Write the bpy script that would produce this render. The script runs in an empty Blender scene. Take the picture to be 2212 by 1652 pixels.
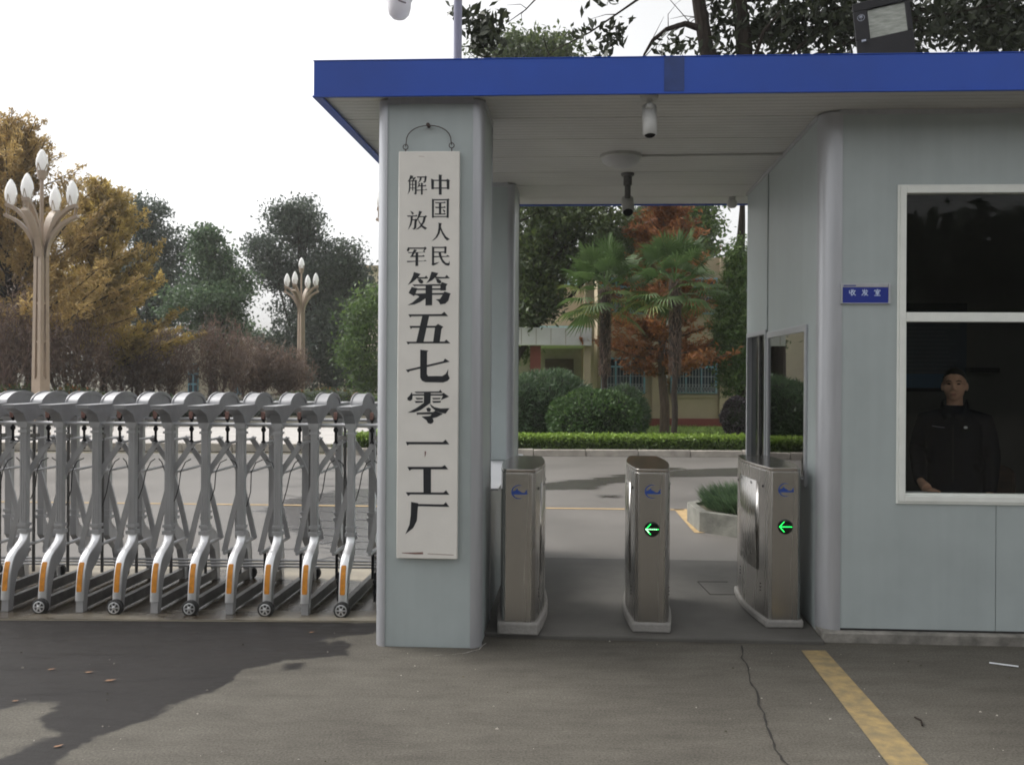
import bpy, bmesh, math, random
import numpy as np
from mathutils import Vector, Matrix
from math import sin, cos, pi, radians, sqrt, atan2

SC = bpy.context.scene
COL = SC.collection

# ------------------------------------------------------------------ camera
F = 1876.0            # focal length for a 2212 px wide frame
HZ = 800.0            # horizon row for a 1652 px high frame
CH = 1.6              # eye height
ROLL = 0.006
cd = bpy.data.cameras.new('camera')
cam = bpy.data.objects.new('camera', cd)
COL.objects.link(cam)
cam.location = (0, 0, CH)
cam.rotation_euler = (radians(90), -ROLL, 0)
cd.sensor_width = 36.0
cd.lens = 36.0 * F / 2212.0
cd.shift_y = -(826.0 - HZ) / 2212.0
cd.clip_start = 0.1
cd.clip_end = 3000
SC.camera = cam

# ------------------------------------------------------------------ sky, sun, exposure
SUN_EL, SUN_ROT = radians(50), radians(-72)
wd = bpy.data.worlds.new('World')
SC.world = wd
wd.use_nodes = True
nt = wd.node_tree
nt.nodes.clear()
sky = nt.nodes.new('ShaderNodeTexSky')
sky.sky_type = 'NISHITA'
sky.sun_disc = False
sky.sun_elevation = SUN_EL
sky.sun_rotation = SUN_ROT
sky.air_density = 1.0
sky.dust_density = 4.0
sky.ozone_density = 1.0
hsv = nt.nodes.new('ShaderNodeHueSaturation')
hsv.inputs['Saturation'].default_value = 0.05
bg = nt.nodes.new('ShaderNodeBackground')
bg.inputs['Strength'].default_value = 0.13
out = nt.nodes.new('ShaderNodeOutputWorld')
nt.links.new(sky.outputs[0], hsv.inputs['Color'])
nt.links.new(hsv.outputs[0], bg.inputs['Color'])
nt.links.new(bg.outputs[0], out.inputs['Surface'])
sd = bpy.data.lights.new('sun', 'SUN')
sd.energy = 1.3
sd.angle = radians(25)
sd.color = (1.0, 0.96, 0.9)
sun = bpy.data.objects.new('sun', sd)
COL.objects.link(sun)
sun.rotation_euler = (SUN_EL - pi / 2, 0, -SUN_ROT)
sun.location = (0, 0, 30)
SC.view_settings.view_transform = 'Standard'
SC.view_settings.look = 'None'
SC.view_settings.gamma = 1
SC.view_settings.exposure = 1.0
SC.cycles.max_bounces = 10
SC.cycles.transparent_max_bounces = 16
SC.cycles.use_denoising = True
SC.cycles.filter_width = 1.8
SC.cycles.volume_bounces = 2

# ------------------------------------------------------------------ helpers
def px(x, y, Y):
    """point at depth Y seen at column x, row y of the 2212 x 1652 survey frame"""
    xu = x - ROLL * (HZ - y)
    yu = y - ROLL * (x - 1106)
    return Vector(((xu - 1106) * Y / F, Y, CH + (HZ - yu) * Y / F))

def gpt(x, y, z=0.0):
    yu = y - ROLL * (x - 1106)
    Y = (CH - z) * F / (yu - HZ)
    p = px(x, y, Y); p.z = z
    return p

U = Vector((0.9987, -0.0506, 0))     # along the gatehouse front, to the right
V = Vector((0.0829, 0.9966, 0))      # through the passage
O = Vector((1.854, 5.20, 0))         # booth front corner
def B(a, b, z=0.0):
    return O + U * a + V * b + Vector((0, 0, z))

ORG = {}
def tag(o, label=None, cat=None, group=None, kind=None):
    if label: o['label'] = label
    if cat: o['category'] = cat
    if group: o['group'] = group
    if kind: o['kind'] = kind
    return o

def thing(name, label, cat, loc=(0, 0, 0), rz=0.0, group=None):
    o = bpy.data.objects.new(name, None)
    COL.objects.link(o)
    o.location = loc
    o.rotation_euler = (0, 0, rz)
    o.empty_display_size = 0.2
    tag(o, label, cat, group)
    ORG[o.name] = Vector(loc) if rz == 0 else Vector((0, 0, 0))
    return o

def link_mesh(name, me, mats, parent=None, smooth=True, ang=35):
    o = bpy.data.objects.new(name, me)
    COL.objects.link(o)
    for m in (mats if isinstance(mats, (list, tuple)) else [mats]):
        me.materials.append(m)
    if smooth and len(me.polygons):
        me.polygons.foreach_set('use_smooth', [True] * len(me.polygons))
        me.set_sharp_from_angle(angle=radians(ang))
    if parent is not None:
        o.parent = parent
        ORG[o.name] = ORG[parent.name]
    return o

class MB:
    def __init__(self, T=None):
        self.v, self.f, self.m = [], [], []
        self.T = T
    def add(self, vs, fs, m=0):
        n = len(self.v)
        for p in vs:
            self.v.append(tuple(self.T(*p)) if self.T else tuple(p))
        for f in fs:
            self.f.append(tuple(i + n for i in f)); self.m.append(m)
        return self
    def box(self, a, b, m=0):
        x0, y0, z0 = a; x1, y1, z1 = b
        vs = [(x0,y0,z0),(x1,y0,z0),(x1,y1,z0),(x0,y1,z0),(x0,y0,z1),(x1,y0,z1),(x1,y1,z1),(x0,y1,z1)]
        return self.add(vs, [(0,3,2,1),(4,5,6,7),(0,1,5,4),(1,2,6,5),(2,3,7,6),(3,0,4,7)], m)
    def prism(self, pts, vec, m=0):
        n = len(pts)
        vs = [tuple(p) for p in pts] + [(p[0]+vec[0], p[1]+vec[1], p[2]+vec[2]) for p in pts]
        fs = [tuple(range(n-1,-1,-1)), tuple(range(n, 2*n))]
        fs += [(i, (i+1)%n, n+(i+1)%n, n+i) for i in range(n)]
        return self.add(vs, fs, m)
    def tube(self, path, r, n=8, m=0, cap=True, sx=1.0):
        P = [Vector(p) for p in path]
        k = len(P)
        R = r if isinstance(r, (list, tuple)) else [r] * k
        vs, fs = [], []
        up = None
        for i in range(k):
            d = (P[min(i+1,k-1)] - P[max(i-1,0)])
            if d.length < 1e-9: d = Vector((0,0,1))
            d.normalize()
            if up is None:
                up = Vector((1,0,0)) if abs(d.x) < 0.8 else Vector((0,1,0))
            s = up - d * up.dot(d)
            if s.length < 1e-5: s = d.orthogonal()
            s.normalize(); up = s
            t = d.cross(s)
            for j in range(n):
                a = 2*pi*j/n
                vs.append(tuple(P[i] + s*(cos(a)*R[i]*sx) + t*(sin(a)*R[i])))
        for i in range(k-1):
            for j in range(n):
                fs.append((i*n+j, i*n+(j+1)%n, (i+1)*n+(j+1)%n, (i+1)*n+j))
        if cap:
            fs.append(tuple(range(n-1,-1,-1))); fs.append(tuple((k-1)*n+j for j in range(n)))
        return self.add(vs, fs, m)
    def lathe(self, prof, c=(0,0,0), n=20, m=0, axis='z'):
        vs, fs = [], []
        k = len(prof)
        for r, h in prof:
            for j in range(n):
                a = 2*pi*j/n
                p = (r*cos(a), r*sin(a), h)
                if axis == 'y': p = (p[0], p[2], p[1])
                elif axis == 'x': p = (p[2], p[0], p[1])
                vs.append((c[0]+p[0], c[1]+p[1], c[2]+p[2]))
        for i in range(k-1):
            for j in range(n):
                f = (i*n+j, i*n+(j+1)%n, (i+1)*n+(j+1)%n, (i+1)*n+j)
                fs.append(f if axis != 'y' else f[::-1])
        fs.append(tuple(range(n-1,-1,-1))); fs.append(tuple((k-1)*n+j for j in range(n)))
        return self.add(vs, fs, m)
    def ball(self, c, r, nu=16, nv=10, m=0):
        if not isinstance(r, (tuple, list)): r = (r, r, r)
        vs = [(c[0], c[1], c[2]-r[2])]
        for i in range(1, nv):
            t = -pi/2 + pi*i/nv
            for j in range(nu):
                a = 2*pi*j/nu
                vs.append((c[0]+r[0]*cos(t)*cos(a), c[1]+r[1]*cos(t)*sin(a), c[2]+r[2]*sin(t)))
        vs.append((c[0], c[1], c[2]+r[2]))
        fs = [(0, 1+(j+1)%nu, 1+j) for j in range(nu)]
        for i in range(nv-2):
            for j in range(nu):
                a = 1+i*nu
                fs.append((a+j, a+(j+1)%nu, a+nu+(j+1)%nu, a+nu+j))
        a = 1+(nv-2)*nu
        fs += [(a+j, a+(j+1)%nu, len(vs)-1) for j in range(nu)]
        return self.add(vs, fs, m)
    def bar(self, p, q, w, h, m=0, up=(0,0,1)):
        """rectangular bar from p to q, w across, h along up"""
        p, q = Vector(p), Vector(q)
        d = (q-p).normalized(); up = Vector(up)
        s = d.cross(up)
        if s.length < 1e-5: s = d.orthogonal()
        s.normalize(); t = s.cross(d).normalized()
        c = [s*(w/2)*i + t*(h/2)*j for i, j in ((-1,-1),(1,-1),(1,1),(-1,1))]
        vs = [tuple(p+k) for k in c] + [tuple(q+k) for k in c]
        return self.add(vs, [(0,1,2,3),(7,6,5,4),(0,4,5,1),(1,5,6,2),(2,6,7,3),(3,7,4,0)], m)
    def build(self, name, mats, parent=None, smooth=True, ang=35, bevel=0.0, origin=None):
        me = bpy.data.meshes.new(name)
        off = Vector((0,0,0))
        if parent is not None: off = ORG[parent.name]
        elif origin is not None: off = Vector(origin)
        me.from_pydata([(p[0]-off.x, p[1]-off.y, p[2]-off.z) for p in self.v], [], self.f)
        me.polygons.foreach_set('material_index', self.m)
        bm = bmesh.new(); bm.from_mesh(me)
        bmesh.ops.recalc_face_normals(bm, faces=bm.faces)
        bm.to_mesh(me); bm.free()
        o = link_mesh(name, me, mats, parent, smooth, ang)
        if parent is None:
            o.location = off; ORG[o.name] = off.copy()
        if bevel:
            md = o.modifiers.new('bevel', 'BEVEL'); md.width = bevel; md.segments = 2; md.limit_method = 'ANGLE'
            md.angle_limit = radians(40)
        return o

def copy_tree(o, parent=None):
    c = o.copy(); COL.objects.link(c)
    if parent is not None: c.parent = parent
    for ch in list(o.children): copy_tree(ch, c)
    return c

# ------------------------------------------------------------------ materials
def lin(r, g, b):
    f = lambda c: (c/255/12.92) if c/255 <= 0.04045 else ((c/255+0.055)/1.055)**2.4
    return (f(r), f(g), f(b), 1)

def nd(nt, t, **kw):
    n = nt.nodes.new(t)
    for k, v in kw.items():
        if k in n.inputs: n.inputs[k].default_value = v
        else: setattr(n, k, v)
    return n

def mat(name, col, rough=0.6, metal=0.0, var=0.12, scale=6.0, bump=0.0, bscale=80.0, spec=0.5, col2=None, stretch=None, detail=5.0, rvar=0.0):
    m = bpy.data.materials.new(name); m.use_nodes = True
    nt = m.node_tree; p = nt.nodes['Principled BSDF']
    col = tuple(col[:3]) + (1,)
    p.inputs['Roughness'].default_value = rough
    p.inputs['Metallic'].default_value = metal
    p.inputs['Specular IOR Level'].default_value = spec
    tc = nd(nt, 'ShaderNodeTexCoord')
    src = tc.outputs['Object']
    if stretch:
        mp = nd(nt, 'ShaderNodeMapping'); mp.inputs['Scale'].default_value = stretch
        nt.links.new(src, mp.inputs['Vector']); src = mp.outputs[0]
    nz = nd(nt, 'ShaderNodeTexNoise', Scale=scale, Detail=detail, Roughness=0.6)
    nt.links.new(src, nz.inputs['Vector'])
    rp = nd(nt, 'ShaderNodeValToRGB')
    a = col2 if col2 else tuple(c*(1-var) for c in col[:3])+(1,)
    b = col if col2 else tuple(min(1, c*(1+var)) for c in col[:3])+(1,)
    rp.color_ramp.elements[0].position = 0.32; rp.color_ramp.elements[0].color = tuple(a[:3])+(1,)
    rp.color_ramp.elements[1].position = 0.68; rp.color_ramp.elements[1].color = b
    nt.links.new(nz.outputs['Fac'], rp.inputs['Fac'])
    nt.links.new(rp.outputs['Color'], p.inputs['Base Color'])
    if rvar:
        mr = nd(nt, 'ShaderNodeMapRange')
        mr.inputs['To Min'].default_value = max(0.02, rough-rvar); mr.inputs['To Max'].default_value = rough+rvar
        nt.links.new(nz.outputs['Fac'], mr.inputs['Value']); nt.links.new(mr.outputs[0], p.inputs['Roughness'])
    if bump:
        n2 = nd(nt, 'ShaderNodeTexNoise', Scale=bscale, Detail=4.0)
        nt.links.new(src, n2.inputs['Vector'])
        bp = nd(nt, 'ShaderNodeBump', Strength=bump, Distance=0.01)
        nt.links.new(n2.outputs['Fac'], bp.inputs['Height'])
        nt.links.new(bp.outputs[0], p.inputs['Normal'])
    return m

def leaf_mat(name, c0, c1, c2=None, trans=0.25, rough=0.45):
    m = bpy.data.materials.new(name); m.use_nodes = True
    nt = m.node_tree; p = nt.nodes['Principled BSDF']
    at = nd(nt, 'ShaderNodeAttribute', attribute_name='tint')
    rp = nd(nt, 'ShaderNodeValToRGB')
    e = rp.color_ramp.elements
    e[0].position = 0.0; e[0].color = tuple(c0[:3])+(1,)
    e[1].position = 0.75 if c2 else 1.0; e[1].color = tuple(c1[:3])+(1,)
    if c2:
        k = e.new(1.0); k.color = tuple(c2[:3])+(1,)
    nt.links.new(at.outputs['Fac'], rp.inputs['Fac'])
    nt.links.new(rp.outputs[0], p.inputs['Base Color'])
    p.inputs['Roughness'].default_value = rough
    p.inputs['Specular IOR Level'].default_value = 0.35
    tr = nd(nt, 'ShaderNodeBsdfTranslucent')
    nt.links.new(rp.outputs[0], tr.inputs['Color'])
    mx = nd(nt, 'ShaderNodeMixShader'); mx.inputs[0].default_value = trans
    o = nt.nodes['Material Output']
    nt.links.new(p.outputs[0], mx.inputs[1]); nt.links.new(tr.outputs[0], mx.inputs[2])
    nt.links.new(mx.outputs[0], o.inputs['Surface'])
    return m

def glass_mat(name, tint=(0.9,0.93,0.92), refl=1.0):
    m = bpy.data.materials.new(name); m.use_nodes = True
    nt = m.node_tree; nt.nodes.remove(nt.nodes['Principled BSDF'])
    o = nt.nodes['Material Output']
    t = nd(nt, 'ShaderNodeBsdfTransparent'); t.inputs['Color'].default_value = tuple(tint)+(1,)
    g = nd(nt, 'ShaderNodeBsdfGlossy', Roughness=0.01)
    fr = nd(nt, 'ShaderNodeFresnel', IOR=1.5)
    mu = nd(nt, 'ShaderNodeMath', operation='MULTIPLY'); mu.inputs[1].default_value = refl
    nt.links.new(fr.outputs[0], mu.inputs[0])
    mx = nd(nt, 'ShaderNodeMixShader')
    nt.links.new(mu.outputs[0], mx.inputs[0]); nt.links.new(t.outputs[0], mx.inputs[1]); nt.links.new(g.outputs[0], mx.inputs[2])
    nt.links.new(mx.outputs[0], o.inputs['Surface'])
    return m

def emit_mat(name, col, s):
    m = bpy.data.materials.new(name); m.use_nodes = True
    p = m.node_tree.nodes['Principled BSDF']
    p.inputs['Base Color'].default_value = tuple(col)+(1,)
    p.inputs['Emission Color'].default_value = tuple(col)+(1,)
    p.inputs['Emission Strength'].default_value = s
    return m

def panel_mat(name, col, streak=0.045, bump=0.12):
    """painted sandwich panel: orange peel, faint vertical streaks and dirt towards nothing in particular"""
    m = mat(name, col, rough=0.42, var=0.05, scale=3.0, bump=bump, bscale=260.0, rvar=0.06)
    nt = m.node_tree; p = nt.nodes['Principled BSDF']
    old = p.inputs['Base Color'].links[0].from_socket
    tc = nd(nt, 'ShaderNodeTexCoord')
    mp = nd(nt, 'ShaderNodeMapping'); mp.inputs['Scale'].default_value = (9, 9, 0.35)
    nt.links.new(tc.outputs['Object'], mp.inputs['Vector'])
    nz = nd(nt, 'ShaderNodeTexNoise', Scale=2.0, Detail=6.0); nt.links.new(mp.outputs[0], nz.inputs['Vector'])
    mr = nd(nt, 'ShaderNodeMapRange'); mr.inputs['From Min'].default_value = 0.35; mr.inputs['From Max'].default_value = 0.7
    mr.inputs['To Min'].default_value = 1.0; mr.inputs['To Max'].default_value = 1.0 - streak
    nt.links.new(nz.outputs['Fac'], mr.inputs['Value'])
    mx = nd(nt, 'ShaderNodeVectorMath', operation='SCALE')
    nt.links.new(old, mx.inputs[0]); nt.links.new(mr.outputs[0], mx.inputs['Scale'])
    nt.links.new(mx.outputs[0], p.inputs['Base Color'])
    return m

def brushed_mat(name, col, rough=0.3, axis=(60, 60, 1.5), rv=0.1):
    m = mat(name, col, rough=rough, metal=1.0, var=0.035, scale=0.45, stretch=axis, rvar=rv*.2, detail=1)
    return m

M = {}
M['panel'] = panel_mat('grey_wall_panel', (0.40, 0.448, 0.45))
M['panel_in'] = mat('darkened_booth_panel', (0.065, 0.065, 0.058), 0.8, var=0.1, scale=2)  # wall panel grey darkened: the dim booth's shade is in this colour
M['soffit'] = mat('grey_soffit_panel', (0.49, 0.485, 0.465), 0.42, var=0.08, scale=1.5, rvar=0.05)
M['alu'] = mat('aluminium_trim', (0.45, 0.46, 0.485), 0.42, metal=0.5, var=0.06, scale=4, stretch=(6, 6, 0.5), rvar=0.05)
M['white_frame'] = mat('white_window_profile', (0.79, 0.81, 0.77), 0.4, var=0.05, scale=8)
M['blue'] = mat('blue_fascia_paint', (0.009, 0.064, 0.40), 0.4, var=0.16, scale=0.9, bump=0.05, bscale=5, rvar=0.08)
M['blue_dark'] = mat('weathered_fascia_patch', (0.022, 0.05, 0.19), 0.55, var=0.25, scale=6)
M['roof'] = mat('roof_sheet', (0.25, 0.26, 0.28), 0.6)
M['steel'] = brushed_mat('brushed_stainless_steel', (0.485, 0.468, 0.445), 0.27)
M['steel_top'] = brushed_mat('polished_steel_lid', (0.42, 0.39, 0.36), 0.16, axis=(1.5, 60, 60), rv=0.04)
M['gate_cap'] = mat('cast_gate_cap', (0.29, 0.29, 0.30), 0.5, metal=0.5, var=0.12, scale=9, rvar=0.08)
M['gate'] = mat('grey_gate_aluminium', (0.44, 0.44, 0.45), 0.38, metal=0.55, var=0.1, scale=12, stretch=(1,1,0.3), rvar=0.08)
M['gate_dark'] = mat('dull_gate_steel', (0.13, 0.126, 0.122), 0.5, metal=0.5, var=0.2, scale=14)
M['chrome'] = mat('bright_foot_plate', (0.80, 0.80, 0.81), 0.38, metal=0.9, var=0.06, scale=10, rvar=0.06)
M['orange'] = mat('orange_reflector', (0.62, 0.24, 0.02), 0.35, var=0.2, scale=30, bump=0.4, bscale=150)
M['rubber'] = mat('black_rubber', (0.018, 0.018, 0.018), 0.7, var=0.3, scale=30)
M['black'] = mat('black_plastic', (0.010, 0.010, 0.012), 0.6, var=0.2, scale=20, spec=0.2)
M['sign_white'] = mat('painted_sign_board', (0.75, 0.725, 0.68), 0.6, var=0.05, scale=5, bump=0.08, bscale=60)
M['ink'] = mat('black_sign_paint', (0.012, 0.014, 0.018), 0.5, var=0.15, scale=30)
M['stain'] = mat('brown_scuff', (0.22, 0.12, 0.10), 0.8, var=0.4, scale=90)
M['iron'] = mat('rusty_iron_wire', (0.07, 0.05, 0.045), 0.7, metal=0.4, var=0.3, scale=60)
M['sign_blue'] = mat('blue_sign_plate', (0.012, 0.03, 0.27), 0.35, var=0.05)
M['sign_text'] = mat('pale_sign_lettering', (0.60, 0.70, 0.88), 0.5, var=0.05)
M['emblem'] = mat('blue_emblem_paint', (0.015, 0.06, 0.30), 0.4, var=0.1, scale=60)
M['led_off'] = mat('dark_lamp_window', (0.004, 0.006, 0.005), 0.15, var=0.1)
M['led'] = emit_mat('green_led', (0.02, 0.85, 0.12), 1.6)
M['led_hot'] = emit_mat('bright_green_led', (0.55, 1.0, 0.6), 2.2)
M['concrete'] = mat('grey_concrete', (0.26, 0.25, 0.235), 0.85, var=0.22, scale=7, bump=0.35, bscale=60)
M['planter'] = mat('mossy_planter_stone', (0.15, 0.148, 0.128), 0.9, var=0.4, scale=5, bump=0.4, bscale=40)
M['lips'] = mat('lips', (0.40, 0.19, 0.15), 0.6)
M['plinth'] = mat('dirty_plinth_concrete', (0.20, 0.19, 0.17), 0.9, var=0.4, scale=9, bump=0.5, bscale=50)
M['kerb'] = mat('kerb_stone', (0.36, 0.33, 0.29), 0.85, var=0.25, scale=4, bump=0.3, bscale=40)
M['pave'] = mat('pale_pavement', (0.42, 0.40, 0.38), 0.8, var=0.12, scale=2, bump=0.2, bscale=30)
M['glass'] = glass_mat('window_glass', (0.94, 0.95, 0.94), 0.3)
M['glass_dark'] = glass_mat('tinted_side_glass', (0.35, 0.38, 0.37), 1.6)
M['lamp_post'] = mat('beige_lamp_paint', (0.33, 0.255, 0.19), 0.45, var=0.08, scale=3)
M['lamp_in'] = mat('dark_lamp_recess', (0.08, 0.075, 0.08), 0.6)
M['globe'] = leaf_mat('opal_lamp_glass', (0.93,0.93,0.93), (0.95,0.95,0.95), None, 0.45, 0.3)
M['diffuser'] = mat('greyed_opal_diffuser', (0.42, 0.42, 0.42), 0.5, var=0.05)
M['cam_white'] = mat('white_camera_shell', (0.68, 0.66, 0.70), 0.4, var=0.05)
M['cam_grey'] = mat('grey_camera_shell', (0.42, 0.42, 0.40), 0.45, var=0.08)
M['lens'] = mat('smoked_camera_dome', (0.20, 0.17, 0.19), 0.12, var=0.1)
M['pole'] = mat('grey_painted_pole', (0.22, 0.22, 0.30), 0.45, metal=0.3, var=0.08)
M['skin'] = mat('skin', (0.62, 0.37, 0.26), 0.7, var=0.1, scale=20, spec=0.15)
M['hair'] = mat('short_black_hair', (0.010, 0.009, 0.008), 0.6, var=0.3, scale=80, bump=0.4, bscale=200)
M['jacket'] = mat('dark_navy_cloth', (0.0045, 0.006, 0.010), 0.9, var=0.3, scale=9, bump=0.5, bscale=22, spec=0.15)
M['badge'] = mat('pale_badge', (0.7, 0.7, 0.68), 0.4)
M['wood'] = mat('dark_brown_wood', (0.05, 0.028, 0.018), 0.5, var=0.3, scale=5, stretch=(1,8,8))
M['desk'] = mat('dark_desk_top', (0.10, 0.09, 0.08), 0.5, var=0.1)
M['paper'] = mat('white_paper', (0.75, 0.77, 0.80), 0.7, var=0.03)
M['board'] = mat('dark_blue_notice', (0.022, 0.034, 0.050), 0.5, var=0.1)
M['board_line'] = mat('notice_rows', (0.045, 0.058, 0.070), 0.6, var=0.2, scale=40)
M['board_low'] = mat('notice_blue_band', (0.015, 0.06, 0.12), 0.5)
M['bark'] = mat('dark_bark', (0.030, 0.024, 0.020), 0.95, spec=0.1, var=0.4, scale=9, bump=0.8, bscale=25, stretch=(3,3,0.6))
M['bark_red'] = mat('brown_bark', (0.10, 0.07, 0.052), 0.9, var=0.35, scale=9, bump=0.6, bscale=25, stretch=(3,3,0.6))
M['twig'] = mat('reddish_twig', (0.14, 0.09, 0.078), 0.85, var=0.25, scale=5)
M['fiber'] = mat('palm_fibre', (0.035, 0.026, 0.02), 0.95, var=0.4, scale=20, bump=0.8, bscale=40)
M['wall_beige'] = mat('beige_render', (0.38, 0.315, 0.22), 0.85, var=0.1, scale=1.2, bump=0.15, bscale=20)
M['wall_cream'] = mat('cream_render', (0.62, 0.55, 0.42), 0.85, var=0.08, scale=1.0)
M['wall_red'] = mat('red_plinth_paint', (0.20, 0.05, 0.04), 0.8, var=0.15, scale=2)
M['canopy'] = mat('white_tiled_canopy', (0.55, 0.55, 0.55), 0.5, var=0.06, scale=3)
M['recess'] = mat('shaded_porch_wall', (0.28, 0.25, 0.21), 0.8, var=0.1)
M['cyan_frame'] = mat('pale_blue_window_frame', (0.16, 0.36, 0.46), 0.5, var=0.06)
M['cyan_band'] = mat('pale_blue_band', (0.30, 0.45, 0.44), 0.7, var=0.1)
M['win_dark'] = mat('dark_window_pane', (0.018, 0.032, 0.05), 0.12, var=0.3, scale=1.5)
M['grille'] = mat('grey_window_grille', (0.30, 0.33, 0.36), 0.5)
M['stone'] = mat('white_stone', (0.68, 0.66, 0.63), 0.7, var=0.08)
M['yellow'] = mat('worn_yellow_paint', (0.30, 0.215, 0.09), 0.8, var=0.3, scale=14, col2=(0.15, 0.12, 0.07, 1), bump=0.2, bscale=60)
M['yellow_far'] = mat('yellow_line_paint', (0.36, 0.25, 0.12), 0.8, var=0.2, scale=6)
M['crack'] = mat('crack_filler', (0.02, 0.018, 0.016), 0.95, var=0.3, scale=30)
M['tar'] = mat('dark_crack_sealant', (0.035, 0.034, 0.036), 0.35, var=0.3, scale=10)
M['soil'] = mat('garden_soil', (0.055, 0.05, 0.03), 0.95, var=0.4, scale=3, bump=0.5, bscale=20)
M['core'] = mat('hedge_inner_mass', (0.012, 0.022, 0.008), 0.95, var=0.4, scale=15)
M['dry_leaf'] = mat('dry_brown_leaf', (0.19, 0.095, 0.045), 0.7, var=0.3, scale=40)
# leaves
M['lf_yellow'] = leaf_mat('autumn_gold_needles', (0.27, 0.185, 0.075), (0.52, 0.37, 0.14), (0.64, 0.47, 0.20), 0.5)
M['lf_gold2'] = leaf_mat('olive_gold_needles', (0.25, 0.185, 0.06), (0.50, 0.365, 0.10), (0.60, 0.45, 0.13), 0.5)
M['lf_dark'] = leaf_mat('dark_evergreen_leaves', (0.042, 0.058, 0.048), (0.095, 0.122, 0.095), (0.15, 0.18, 0.13), 0.3)
M['lf_mid'] = leaf_mat('grey_green_leaves', (0.045, 0.078, 0.044), (0.105, 0.168, 0.085), (0.16, 0.23, 0.11), 0.32)
M['lf_light'] = leaf_mat('fresh_green_leaves', (0.045, 0.085, 0.026), (0.11, 0.18, 0.05), (0.17, 0.24, 0.07), 0.35)
M['lf_olive'] = leaf_mat('camphor_leaves', (0.035, 0.054, 0.022), (0.09, 0.125, 0.04), (0.15, 0.19, 0.055), 0.35)
M['lf_near'] = leaf_mat('dark_camphor_leaves', (0.012, 0.018, 0.009), (0.035, 0.045, 0.018), (0.07, 0.08, 0.03), 0.2)
M['lf_red'] = leaf_mat('rust_red_needles', (0.18, 0.070, 0.030), (0.37, 0.155, 0.058), (0.46, 0.22, 0.08), 0.42)
M['lf_rust'] = leaf_mat('rust_orange_needles', (0.20, 0.095, 0.032), (0.40, 0.20, 0.065), (0.48, 0.27, 0.09), 0.42)
M['lf_brown'] = leaf_mat('dry_reddish_twigs', (0.10, 0.070, 0.058), (0.20, 0.14, 0.11), (0.27, 0.19, 0.13), 0.3)
M['lf_palm'] = leaf_mat('palm_blades', (0.036, 0.068, 0.024), (0.09, 0.145, 0.045), (0.27, 0.26, 0.08), 0.35, 0.6)
M['lf_bush'] = leaf_mat('clipped_bush_leaves', (0.035, 0.068, 0.026), (0.095, 0.165, 0.055), (0.16, 0.24, 0.08), 0.3)
M['lf_hedge'] = leaf_mat('bright_hedge_leaves', (0.05, 0.085, 0.02), (0.18, 0.28, 0.04), (0.28, 0.40, 0.06), 0.3)
M['lf_purple'] = leaf_mat('purple_shrub_leaves', (0.028, 0.022, 0.028), (0.075, 0.058, 0.072), (0.11, 0.085, 0.10), 0.2)
M['lf_flower'] = leaf_mat('flowering_hedge_leaves', (0.04, 0.058, 0.022), (0.10, 0.13, 0.045), (0.30, 0.11, 0.05), 0.25)
M['lf_grass'] = leaf_mat('grass_blades', (0.07, 0.12, 0.028), (0.18, 0.28, 0.06), (0.28, 0.36, 0.09), 0.4)

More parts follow.
